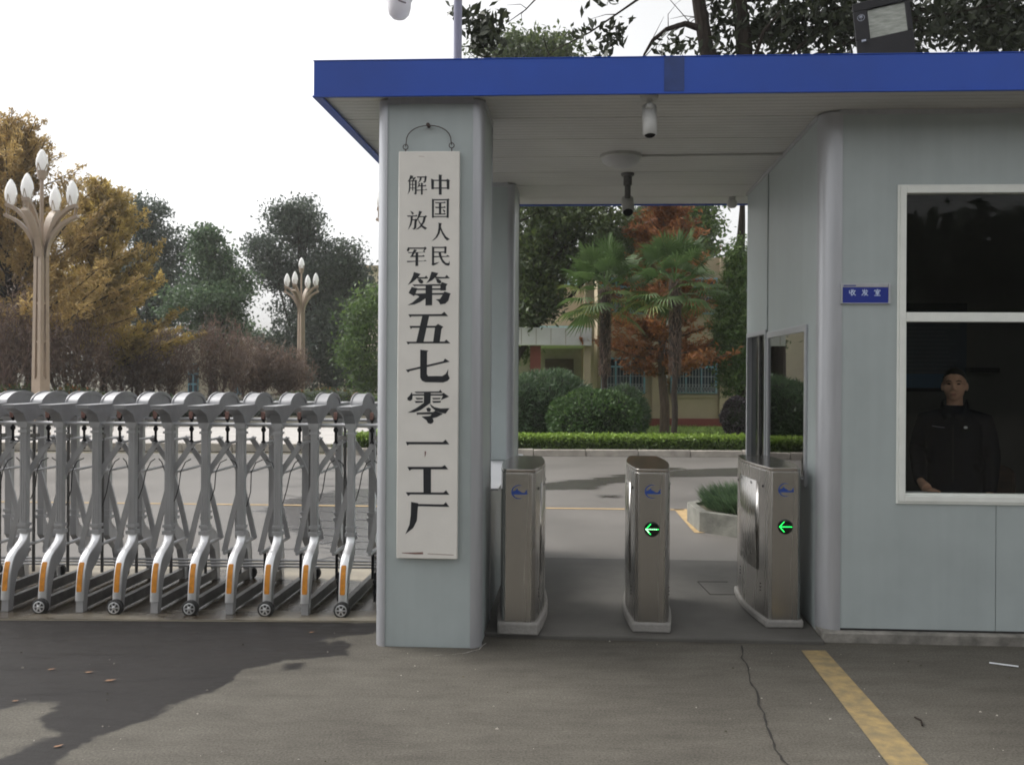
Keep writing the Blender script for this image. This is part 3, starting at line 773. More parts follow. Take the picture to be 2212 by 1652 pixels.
# ================================================================== HANGING SIGN with traced lettering
def sgn(x, y):
    """survey source pixels on the board -> (metres from board left, metres from board top)"""
    L = 1007 - 5.0*(y-388)/1024; Rr = 1162 - 6.0*(y-388)/1024
    return (x-L)/(Rr-L), (y-388)/1024
SW, SH = 0.352, 2.335
glyphs = []
def G(org, sc, polys):
    for p in polys: glyphs.append([(org[0]+a/sc, org[1]+b/sc) for a, b in p])
G((1000,380),5.165,[
 [(462,398),(502,413),(502,428),(500,525),(497,537),(467,537)],[(500,414),(660,414),(680,403),(712,425),(700,436),(500,428)],[(665,425),(704,430),(702,538),(670,538)],[(497,515),(672,515),(672,530),(497,530)],[(563,345),(608,353),(602,365),(602,608),(565,608)],
 [(474,658),(502,668),(500,905),(474,908)],[(500,665),(670,665),(690,658),(706,672),(697,682),(500,682)],[(668,675),(697,680),(694,908),(666,906)],[(500,885),(668,885),(668,898),(500,898)],[(512,703),(530,706),(625,706),(640,696),(655,708),(650,718),(525,720)],[(512,764),(625,766),(640,756),(655,770),(648,780),(525,782)],[(510,852),(628,852),(640,844),(657,856),(650,866),(515,866)],[(565,710),(598,710),(596,857),(566,857)],[(615,795),(645,812),(650,830),(638,838),(622,820)],
 [(555,970),(605,978),(598,990),(592,1040),(575,1110),(545,1160),(510,1190),(470,1210),(520,1160),(548,1105),(560,1040),(562,985)],[(588,1010),(598,1040),(620,1090),(660,1150),(710,1185),(690,1195),(672,1202),(640,1170),(605,1110),(586,1060)],
 [(475,1275),(505,1286),(503,1495),(575,1480),(540,1505),(490,1528),(468,1515),(475,1500)],[(500,1283),(630,1283),(650,1276),(672,1288),(664,1300),(500,1300)],[(638,1290),(666,1292),(662,1370),(635,1370)],[(500,1345),(640,1345),(640,1360),(500,1360)],[(500,1403),(660,1403),(680,1388),(710,1412),(500,1420)],[(560,1352),(592,1352),(600,1400),(620,1450),(655,1490),(690,1495),(705,1465),(708,1515),(690,1528),(650,1520),(610,1485),(580,1430),(565,1390)],
 [(190,352),(232,365),(222,380),(180,430),(155,440),(178,395)],[(172,420),(192,428),(192,520),(185,560),(155,605),(168,560),(174,510)],[(190,422),(250,422),(262,412),(280,424),(270,434),(190,434)],[(250,430),(276,430),(274,595),(255,607),(235,585),(250,585)],[(215,430),(229,430),(229,555),(215,555)],[(190,468),(252,468),(252,478),(190,478)],[(188,515),(252,515),(252,525),(188,525)],[(205,385),(240,385),(255,375),(264,385),(232,425),(212,425),(228,398),(205,398)],
 [(275,370),(380,370),(392,360),(408,374),(395,440),(372,455),(355,438),(372,435),(378,386),(280,386)],[(318,380),(342,380),(335,415),(310,445),(282,460),(305,430)],[(300,455),(322,462),(305,500),(280,520),(295,485)],[(300,485),(375,485),(388,477),(402,490),(395,498),(300,500)],[(275,542),(385,542),(398,530),(416,545),(275,556)],[(330,450),(360,458),(354,468),(354,605),(330,608)],
 [(190,815),(225,832),(238,852),(222,868),(205,845)],[(145,876),(258,876),(270,865),(285,880),(275,890),(160,893)],[(195,885),(225,885),(220,940),(205,1000),(160,1065),(185,990),(194,940)],[(220,925),(252,925),(262,915),(278,928),(268,1040),(240,1062),(215,1045),(238,1040),(246,940),(220,940)],[(305,815),(347,828),(335,845),(310,900),(275,955),(255,965),(285,900),(300,850)],[(310,885),(380,885),(392,872),(412,888),(400,898),(310,898)],[(365,890),(398,892),(380,960),(340,1020),(300,1050),(255,1065),(310,1020),(350,960)],[(290,905),(310,950),(345,1000),(412,1040),(385,1062),(340,1025),(300,960)],
 [(165,1285),(178,1295),(180,1325),(160,1345),(145,1330),(152,1310)],[(170,1292),(370,1292),(385,1280),(407,1300),(375,1340),(355,1345),(375,1310),(170,1310)],[(160,1352),(360,1352),(375,1340),(392,1355),(170,1366)],[(240,1315),(278,1323),(228,1397),(350,1398),(365,1388),(380,1402),(375,1412),(185,1417),(205,1390)],[(148,1465),(370,1465),(385,1453),(407,1468),(148,1482)],[(260,1360),(295,1360),(295,1530),(258,1533)]])
G((1000,680),5.165,[
 [(238,60),(325,85),(300,122),(270,150),(225,190),(158,230),(200,165),(225,110)],[(285,128),(380,128),(400,105),(428,145),(285,150)],[(285,160),(325,150),(360,175),(362,195),(345,212),(315,205)],[(470,55),(558,75),(530,120),(480,165),(400,208),(440,150)],[(520,122),(645,125),(668,97),(712,142),(520,146)],[(525,150),(560,148),(595,175),(598,195),(580,212),(545,200)],
 [(218,222),(390,222),(480,218),(590,218),(605,190),(680,215),(660,245),(658,300),(585,300),(585,240),(260,242),(250,250)],[(275,275),(590,270),(590,292),(275,295)],[(210,255),(285,270),(262,335),(240,375),(168,332)],[(240,340),(625,330),(640,312),(722,340),(710,360),(690,430),(650,470),(585,482),(560,440),(522,415),(580,410),(615,355),(240,362)],[(392,230),(480,230),(478,492),(390,495)],[(275,360),(395,345),(395,400),(320,450),(250,480),(155,492),(220,455),(310,380)],
 [(165,610),(600,605),(637,575),(688,632),(210,635),(190,650)],[(180,760),(525,757),(555,733),(625,770),(600,800),(577,970),(490,970),(515,782),(215,785),(200,802)],[(140,965),(640,960),(662,933),(718,985),(185,988),(162,1003)],[(350,625),(440,625),(365,970),(270,970)],
 [(322,1068),(430,1080),(412,1100),(410,1385),(425,1410),(610,1408),(655,1380),(690,1318),(685,1385),(710,1438),(680,1470),(625,1492),(390,1490),(345,1470),(322,1430)],[(132,1327),(150,1328),(625,1215),(645,1180),(708,1222),(190,1345),(162,1365)]])
G((1000,970),3.67,[
 [(175,82),(405,78),(415,60),(437,92),(190,95)],[(150,88),(160,110),(155,155),(135,168),(112,160),(108,140),(130,120)],[(160,105),(430,102),(445,90),(498,125),(420,158),(440,116),(160,118)],[(265,85),(328,85),(325,185),(290,210),(235,250),(175,272),(112,276),(190,235),(262,185)],[(184,138),(255,138),(255,152),(196,154)],[(176,168),(255,167),(255,181),(188,186)],[(338,138),(420,136),(414,150),(350,152)],[(338,167),(422,164),(418,180),(352,184)],[(315,190),(360,222),(420,235),(502,232),(465,282),(420,275),(370,255),(335,225)],[(285,235),(310,226),(330,240),(322,265),(295,265)],[(195,275),(350,268),(368,255),(440,285),(385,315),(345,325),(355,350),(345,370),(325,378),(300,370),(288,345),(240,310),(320,305),(335,290),(210,292),(200,298)],
 [(95,545),(440,543),(465,520),(500,565),(125,568),(110,580)],
 [(110,775),(430,772),(458,755),(490,795),(150,798),(130,812)],[(258,785),(330,785),(330,1020),(260,1020)],[(95,1010),(445,1008),(470,987),(500,1028),(140,1030),(118,1045)],
 [(145,1098),(212,1110),(205,1200),(200,1270),(165,1340),(92,1397),(130,1310),(142,1220)],[(205,1117),(445,1118),(468,1097),(500,1140),(205,1138)]])
PO = B(PA, PBb, 0)                                   # pillar front-left corner
ZT = 2.853
SL = ((860-1106) - ROLL*(800-800))*5.0/F - PO.x       # board left edge along the front
SGN = thing('hanging_sign', 'tall white board with black painted Chinese characters hanging on the pillar', 'sign', tuple(PO + U*(SL+SW/2) + Vector((0,0,ZT-SH))))
def SP(u, w, z):                                     # along front, out towards the viewer, height
    return PO + U*(SL+u) + V*(-w) + Vector((0,0,z))
mb = MB(lambda u, w, z: SP(u, w, z))
mb.box((0.0,0.004,ZT-SH),(SW,0.034,ZT))
mb.build('board', M['sign_white'], SGN, bevel=0.004)
mb = MB()
for i, g_ in enumerate(glyphs):
    pts = []
    for sx, sy in g_:
        u, t = sgn(sx, sy); pts.append((u*SW, t*SH))
    e = 0.0345 + 0.00007*(i % 9)
    P = [tuple(SP(u, e, ZT-t)) for u, t in pts]
    n = len(P)
    from mathutils.geometry import tessellate_polygon
    tri = tessellate_polygon([[Vector((u, t, 0)) for u, t in pts]])
    mb.add(P, [tuple(t_) for t_ in tri])
lo = mb.build('lettering', M['ink'], SGN, smooth=False)
mb = MB()
for pts in ([(270,630),(285,632),(282,660),(272,690)], ):
    mb.add([tuple(SP(sgn(1000+a/3.67,970+b/3.67)[0]*SW, 0.0346, ZT-sgn(0,970+b/3.67)[1]*SH)) for a, b in pts], [(0,1,2,3)])
for pts in ([(60,1568),(150,1566),(256,1560),(258,1580),(180,1582),(60,1574)],[(300,1572),(540,1580),(540,1585),(300,1577)]):
    mb.add([tuple(SP(sgn(1000+a/3.67,970+b/3.67)[0]*SW, 0.0346, ZT-sgn(0,970+b/3.67)[1]*SH)) for a, b in pts], [tuple(range(len(pts)))])
mb.add([tuple(SP(sgn(1000+a/5.165,380+b/5.165)[0]*SW, 0.0346, ZT-sgn(0,380+b/5.165)[1]*SH)) for a, b in [(300,104),(370,110),(380,114),(300,108)]], [(0,1,2,3)])
mb.build('scuff_mark', M['stain'], SGN, smooth=False)
# wire
mb = MB()
def sp_px(x, y, w=0.02):
    p = px(x, y, 5.0); return SP(p.x-PO.x-SL, w, p.z)
path = [sp_px(877,317)]
for k in range(0, 15):
    t = k/14; a = pi*(1-t)
    path.append(sp_px(927+49*cos(a), 310-38*sin(a)**0.8))
path.append(sp_px(977,315))
mb.tube(path, 0.0028, 6)
for cx, cy in ((877,318),(977,316)):
    ring = [sp_px(cx+5.5*cos(2*pi*k/12), cy+5.5*sin(2*pi*k/12), 0.022) for k in range(13)]
    mb.tube(ring, 0.0026, 6, cap=False)
    mb.tube([sp_px(cx, cy+5), sp_px(cx, cy+14)], 0.003, 6)
c = sp_px(926,271,0.0)
mb.tube([c+V*0.02, c-V*0.03], 0.011, 10)
mb.build('hanging_wire', M['iron'], SGN)

# ================================================================== ROOM SIGN
RS = px(1871.5, 634, 5.165)
ra, rz = (RS.x-O.x)/U.x, RS.z
RM = thing('room_sign', 'small blue plate with pale Chinese characters on the booth wall', 'sign', tuple(B(ra, -0.005, rz)))
w2, h2 = 0.146, 0.061
mb = MB(TB)
mb.box((ra-w2,-0.016,rz-h2),(ra-w2+.012,0,rz+h2)); mb.box((ra+w2-.012,-0.016,rz-h2),(ra+w2,0,rz+h2)); mb.box((ra-w2+.012,-0.012,rz+.038),(ra+w2-.012,0,rz+h2)); mb.box((ra-w2+.012,-0.014,rz-h2),(ra+w2-.012,0,rz-h2+.006))
mb.build('frame', M['alu'], RM, smooth=False, bevel=0.002)
mb = MB(TB); mb.box((ra-w2+.012,-0.010,rz-h2+.006),(ra+w2-.012,-0.001,rz+.038))
mb.build('plate', M['sign_blue'], RM, smooth=False)
mb = MB(TB); mb.box((ra-w2+.018,-0.0128,rz+.045),(ra-w2+.09,-0.012,rz+.051))
mb.build('small_print', M['sign_blue'], RM, smooth=False)
strokes = {
 'shou': [[(12,20),(12,62)],[(12,62),(40,54)],[(38,8),(38,92)],[(60,5),(56,22),(44,44)],[(54,26),(96,26)],[(82,26),(76,52),(60,76),(42,92)],[(54,36),(66,62),(96,92)]],
 'fa': [[(24,12),(18,32)],[(18,32),(92,32)],[(46,5),(42,32),(30,62),(6,90)],[(64,10),(76,22)],[(38,52),(78,52)],[(78,52),(64,74),(36,94)],[(42,56),(60,76),(94,92)]],
 'shi': [[(50,3),(54,14)],[(10,20),(90,20)],[(10,20),(8,34)],[(90,20),(84,32)],[(22,36),(78,36)],[(46,38),(28,54),(72,52)],[(60,42),(74,56)],[(50,54),(50,90)],[(24,70),(76,70)],[(8,92),(92,92)]]}
mb = MB()
for k, (nm, cx) in enumerate((('shou',-0.077),('fa',-0.003),('shi',0.070))):
    S = 0.043; z0 = rz+0.007
    for i, st in enumerate(strokes[nm]):
        for j in range(len(st)-1):
            (a0,b0),(a1,b1) = st[j], st[j+1]
            p = B(ra+cx+(a0/100-.5)*S, -0.0104-0.00006*(i%5), z0-(b0/100-.5)*S)
            q = B(ra+cx+(a1/100-.5)*S, -0.0104-0.00006*(i%5), z0-(b1/100-.5)*S)
            mb.bar(p, q, 0.0042, 0.0002, up=tuple(-V))
mb.build('lettering', M['sign_text'], RM, smooth=False)
# ================================================================== RETRACTABLE GATE
GD = Vector((-0.9997, 0.0245, 0))                     # along the gate, to the left
GO = Vector((-1.069, 5.80, 0))
SPC = 0.2457
def GP(t, w, z): return GO + GD*t + V*w + Vector((0,0,z))
GT = thing('retractable_gate', 'silver folding gate of linked frames with orange reflectors and small wheels', 'gate', tuple(GP(6*SPC, 0.3, 0)))
NF0, NF1 = -1, 13
FOOT = [(.0,.50),(-.006,.47),(-.026,.440),(-.070,.408),(-.118,.378),(-.155,.330),(-.178,.25),(-.191,.13),(-.197,.012)]
def smooth_pts(P, n=4):
    out = []
    for k in range(len(P)-1):
        p0, p1, p2, p3 = (Vector(P[i]) for i in (max(k-1,0), k, k+1, min(k+2,len(P)-1)))
        for q in range(n):
            u = q/n
            v = .5*((2*p1)+(p2-p0)*u+(2*p0-5*p1+4*p2-p3)*u*u+(3*p1-p0-3*p2+p3)*u**3)
            out.append((v.x, v.y))
    return out+[tuple(P[-1])]
def offset_pts(P, d):
    out = []
    for k in range(len(P)):
        a, b = Vector(P[max(k-1,0)]), Vector(P[min(k+1,len(P)-1)])
        t = (b-a).normalized()
        out.append((P[k][0]+t.y*d, P[k][1]-t.x*d))
    return out
def frame_unit(i):
    t0 = i*SPC
    T = lambda t, w, z: GP(t0+t, w, z)
    mb = MB(T)
    D = 0.58                                          # rear post offset
    for w in (0.0, D):
        s = 1 if w == 0 else -1
        # fluted post
        mb.box((-.023,w-.019,.50),(.023,w+.019,1.235))
        for k in (-.014, 0, .014):
            mb.box((k-.005, w-.023 if s > 0 else w+.019, .52),(k+.005, w-.019 if s > 0 else w+.023, 1.20))
        for z0, z1, e in ((1.165,1.18,.006),(1.20,1.215,.007),(1.215,1.24,.012),(.49,.515,.008),(.535,.555,.006)):
            mb.box((-.024-e,w-.024-e,z0),(.024+e,w+.024+e,z1))
        # S-shaped side plates of the foot
        prof = smooth_pts(FOOT, 6) + [(-.150,.012),(-.130,.15),(-.098,.25),(-.03,.31),(.022,.37),(.026,.50)]
        pts = [(-.023, w+s*a, z) for a, z in prof]
        P = [tuple(T(*p)) for p in pts]
        T0 = mb.T; mb.T = None
        mb.prism(P, tuple(GD*.046)); mb.T = T0
    # bottom beam and inner braces
    mb.box((-.018,-.16,.030),(.018,D+.16,.095), 1)
    fr = mb.build('frame', [M['gate'], M['gate_dark']], GT, ang=30, bevel=0.0)
    # arched cap
    n = 14; prof_t, prof_b = [], []
    w0, w1 = -.175, D+.175
    wc, rw, rh = D/2, .175, .080
    top, bot = [(w0,1.350)], [(w0,1.335)]
    top += [(wc-rw-.02,1.350)]
    for k in range(n+1):
        a = pi - pi*k/n
        top.append((wc+rw*cos(a), 1.350+rh*sin(a)))
    top += [(wc+rw+.02,1.350),(w1,1.350)]
    bot = [(w1,1.334),(D+.15,1.328),(D+.075,1.295),(D+.04,1.24),(D-.035,1.24),(D-.07,1.262),(wc+.05,1.325),(wc-.05,1.325),(.07,1.262),(.035,1.24),(-.04,1.24),(-.075,1.295),(-.15,1.328),(w0,1.334)]
    prof = top + bot
    mb = MB()
    P = [tuple(T(-.036, a, z)) for a, z in prof]
    mb.prism(P, tuple(GD*.072))
    P = [tuple(T(-.074, a, z)) for a, z in [(w0-.004,1.348),(w1+.004,1.348),(w1+.004,1.358),(wc+rw+.018,1.358),(wc-rw-.018,1.358),(w0-.004,1.358)]]
    # rim of the arch
    rim = []
    for k in range(n+1):
        a = pi - pi*k/n; rim.append((wc+(rw+.004)*cos(a), 1.354+(rh+.004)*sin(a)))
    for k in range(n+1):
        a = pi*k/n; rim.append((wc+(rw-.02)*cos(a), 1.354+(rh-.02)*sin(a)))
    for t in (-.043, .036):
        P = [tuple(T(t, a, z)) for a, z in rim]; mb.prism(P, tuple(GD*.007))
    for a0, a1 in ((w0-.004, wc-rw), (wc+rw, w1+.004)):
        b0 = T(-.070,a0,1.346)
        mbT = [T(-.044,a0,1.351),T(-.044,a1,1.351),T(.044,a1,1.351),T(.044,a0,1.351)]
        mb.prism([tuple(q) for q in mbT], (0,0,.007))
    cp = mb.build('arched_cap', M['gate_cap'], fr, ang=28)
    # bright S plate with orange reflector
    for w in (0.0, D):
        s = 1 if w == 0 else -1
        cen = [q for q in smooth_pts(FOOT, 6) if q[1] > .085]
        pr, pc_, pi_ = offset_pts(cen, .004), offset_pts(cen, .0105), offset_pts(cen, -.005)
        mb = MB(); vs, fs = [], []
        for k in range(len(pr)):
            h = .0265
            (a, z), (ac, zc), (ai, zi) = pr[k], pc_[k], pi_[k]
            vs += [tuple(T(-h,w+s*a,z)), tuple(T(-h*.5,w+s*ac,zc)), tuple(T(h*.5,w+s*ac,zc)), tuple(T(h,w+s*a,z)), tuple(T(h,w+s*ai,zi)), tuple(T(-h,w+s*ai,zi))]
            if k:
                for j in range(6):
                    fs.append((6*(k-1)+j, 6*(k-1)+(j+1)%6, 6*k+(j+1)%6, 6*k+j))
        fs += [tuple(range(5,-1,-1)), tuple(6*(len(pr)-1)+j for j in range(6))]
        mb.add(vs, fs)
        mb.build('foot_plate', M['chrome'], fr, ang=50)
        mb = MB(); vs, fs = [], []
        pr2 = [q for q in offset_pts(smooth_pts(FOOT, 16), .013) if .14 < q[1] < .335]
        n2 = len(pr2)
        for k, (a, z) in enumerate(pr2):
            e_ = min(1, min(.337-z, z-.138)/.018)
            h = .0165*sqrt(max(.05, 1-(1-e_)**2))
            a2 = w + s*a
            vs += [tuple(T(-h,a2,z)), tuple(T(h,a2,z)), tuple(T(h,a2+s*.006,z)), tuple(T(-h,a2+s*.006,z))]
            if k:
                for j in range(4):
                    fs.append((4*(k-1)+j, 4*(k-1)+(j+1)%4, 4*k+(j+1)%4, 4*k+j))
        fs += [(3,2,1,0), tuple(4*(len(pr2)-1)+j for j in range(4))]
        mb.add(vs, fs)
        if w == 0: mb.build('reflector', M['orange'], fr, ang=40)
        if i % 2 == 0:
            # wheel turning along the gate, hub towards the viewer
            c = Vector((0,0,0)); mb = MB()
            ct = T(0, w - s*.212, .053)
            prof_w = [(.022,-.016),(.044,-.016),(.052,-.010),(.052,.010),(.044,.016),(.022,.016)]
            def wheel(mb, prof, n=24):
                vs, fs = [], []
                for r, h in prof:
                    for j in range(n):
                        a = 2*pi*j/n
                        vs.append(tuple(ct + GD*(r*cos(a)) + Vector((0,0,r*sin(a))) - V*(s*h)))
                k = len(prof)
                for q in range(k-1):
                    for j in range(n):
                        fs.append((q*n+j, q*n+(j+1)%n, (q+1)*n+(j+1)%n, (q+1)*n+j))
                fs += [tuple(range(n-1,-1,-1)), tuple((k-1)*n+j for j in range(n))]
                mb.add(vs, fs)
            wheel(mb, prof_w)
            wo_ = mb.build('wheel', M['rubber'], fr, ang=30)
            mb = MB()
            wheel(mb, [(.010,.010),(.012,.022),(.008,.024)], 14)
            for q in range(6):
                a = 2*pi*q/6
                d = GD*cos(a)+Vector((0,0,sin(a)))
                mb.bar(ct+d*.010-V*(s*.019), ct+d*.033-V*(s*.0185), .009, .006, up=tuple(-V*s))
            ring = [ct+GD*(.034*cos(2*pi*q/20))+Vector((0,0,.034*sin(2*pi*q/20)))-V*(s*.018) for q in range(21)]
            mb.tube(ring, .004, 5, cap=False)
            mb.build('wheel_hub', M['chrome'], fr)
    return fr
for i in range(NF0, NF1): frame_unit(i)
# scissor bars
def bent(mb, t0, t1, w, zt, zb, sgn_):
    """bent bar from the top joint through the pivot to the bottom joint"""
    tm = (t0+t1)/2
    pts = [(t0, zt), (t0+(tm-t0)*.5, zt-.098), (tm, .895), (tm+(t1-tm)*.34, .74), (tm+(t1-tm)*.68, .56), (t1, zb)]
    sm = []
    for k in range(len(pts)-1):
        p0, p1, p2, p3 = (Vector(pts[q]) for q in (max(k-1,0), k, k+1, min(k+2,len(pts)-1)))
        for q in range(4):
            u = q/4
            sm.append(.5*((2*p1)+(p2-p0)*u+(2*p0-5*p1+4*p2-p3)*u*u+(3*p1-p0-3*p2+p3)*u**3))
    sm.append(Vector(pts[-1]))
    vs, fs = [], []
    for k, p in enumerate(sm):
        d = (sm[min(k+1,len(sm)-1)]-sm[max(k-1,0)]).normalized()
        nx, nz = -d.y*.0175, d.x*.0175
        for e, h in ((-1,-.007),(1,-.007),(1,.007),(-1,.007)):
            vs.append(tuple(GP(p.x+nx*e, w+h, p.y+nz*e)))
        if k:
            for j in range(4): fs.append((4*(k-1)+j, 4*(k-1)+(j+1)%4, 4*k+(j+1)%4, 4*k+j))
    fs += [(3,2,1,0), tuple(4*(len(sm)-1)+j for j in range(4))]
    mb.add(vs, fs)
    return mb
for i in range(NF0, NF1):
    t = i*SPC
    for w0, flip in ((.055, 1), (.075, -1), (.50, 1), (.52, -1)):
        if (flip == 1 and w0 > .3) or (flip == -1 and w0 < .3): continue
        mb = MB()
        bent(mb, t-flip*SPC*.56, t+flip*SPC*.56, w0, 1.10, .365, flip)
        mb.build('scissor_bar', M['gate'], GT, ang=40)
    tm = t + SPC/2
    for q in ([GP(tm, .02, .362), GP(tm, .56, .362)], [GP(tm, .02, 1.095), GP(tm, .56, 1.095)], [GP(t, .05, .895), GP(t, .54, .895)]):
        mb = MB(); mb.tube(q, .013 if q[0].z < .5 else .009, 8); mb.build('cross_tube', M['gate'], GT)
    mb = MB()
    mb.tube([GP(tm, .29, .16), GP(tm, .29, 1.20)], .011, 8)
    mb.build('middle_post', M['gate_dark'], GT)
    mb = MB()
    for z in (1.10, 1.19, 1.265): mb.ball(tuple(GP(tm, .06, z)), (.017,.017,.019), 8, 6)
    mb.tube([GP(tm, .06, 1.05), GP(tm, .06, 1.27)], .009, 6)
    mb.build('upper_joint', M['black'], GT)
    mb = MB()
    for z in (.12, .19): mb.ball(tuple(GP(t+.075, -.02, z)), (.02,.02,.018), 8, 6)
    mb.tube([GP(t+.075,-.02,.06), GP(t+.075,-.02,.25)], .012, 6)
    mb.build('lower_joint', M['black'], GT)
    mb = MB(); mb.tube([GP(tm, .10, .18), GP(tm, .10, .35)], .010, 6)
    mb.build('lower_link', M['black'], GT)
    mb = MB()
    mb.bar(GP(tm, .05, 1.31), GP(tm, .05, 1.262), .020, .024, up=tuple(V))
    mb.build('joint_reflector', M['stain'], GT, smooth=False)
# long rails
ta, tb = NF0*SPC, (NF1-1)*SPC
for w in (0.0, .58):
    mb = MB(); mb.tube([GP(ta, w, 1.228), GP(tb, w, 1.228)], .012, 8); mb.build('top_rail', M['gate'], GT)
for k, z in enumerate((.24,.205,.17)):
    mb = MB(); mb.tube([GP(ta, .36+.06*k, z), GP(tb, .36+.06*k, z)], .009, 6); mb.build('bottom_rail', M['gate'], GT)
for i in range(NF0, NF1-1):
    t = i*SPC
    mb = MB(); mb.bar(GP(t+.02, .07, 1.135), GP(t+SPC-.02, .50, 1.105), .018, .028); mb.build('upper_link', M['gate_dark'], GT, smooth=False)
    mb = MB(); mb.bar(GP(t+.03, .02, .30), GP(t+SPC-.03, .40, .30), .012, .02); mb.build('slanted_link', M['gate_dark'], GT, smooth=False)
rg = random.Random(4)
for i in range(NF0, NF1-1):
    tm = (i+.5)*SPC
    d = rg.uniform(-.012,.012); L_ = rg.uniform(.20,.27)
    for s in (1,-1):
        if s < 0 and i % 3 == 1: continue
        mb = MB()
        mb.tube([GP(tm+s*.012,.08,.985), GP(tm+s*(.045+d),.07,.965), GP(tm+s*(.072+d),.06,.90), GP(tm+s*(.082),.05,.90-L_*.5), GP(tm+s*(.098),.03,.90-L_*.85), GP(tm+s*.125,.01,.90-L_)], .0036, 5)
        mb.build('cable', M['rubber'], GT)

# ================================================================== TURNSTILES
YAW = -atan2(V.x, V.y)
def outline(L=0.84, e=0.0, n=12):
    R_, Lf = [], []
    for k in range(n+1):
        y = .022 + (L-.044)*k/n
        s = sin(pi*k/n)
        R_.append((.100+.038*s+e, y))
    pts = [(-.078-e*.5, -e), (.078+e*.5, -e)] + R_ + [(.078+e*.5, L+e), (-.078-e*.5, L+e)] + [(-x, y) for x, y in R_[::-1]]
    return pts
def emblem(mb, cx, z, y):
    k = .000102
    def P(a, b): return (cx+(a-1190)*k, y, z-(b-820)*k)
    arc_o, arc_i = [], []
    for q in range(25):
        a = radians(62+ (238)*q/24)
        arc_o.append((1180+420*cos(a)*1.0, 815-405*sin(a)))
        th = 62*sin(pi*min(1,max(0,q/24)))**.7+4
        arc_i.append((1180+(420-th)*cos(a)+6, 815-(405-th)*sin(a)))
    vs = [P(*p) for p in arc_o]+[P(*p) for p in arc_i]
    mb.add(vs, [(i, i+1, 25+i+1, 25+i) for i in range(24)])
    body = [(740,930),(840,800),(940,745),(1040,735),(1130,725),(1200,745),(1300,810),(1400,868),(1540,860),(1600,760),(1620,715),(1700,685),(1655,790),(1670,860),(1710,915),(1620,950),(1480,965),(1000,955),(850,965)]
    mb.add([(p[0], p[1]-.0004, p[2]) for p in [P(*q) for q in body]], [tuple(range(len(body)))])
    fin = [(1000,735),(1050,660),(1115,590),(1120,660),(1135,735)]
    mb.add([(p[0], p[1]-.0003, p[2]) for p in [P(*q) for q in fin]], [tuple(range(len(fin)))])
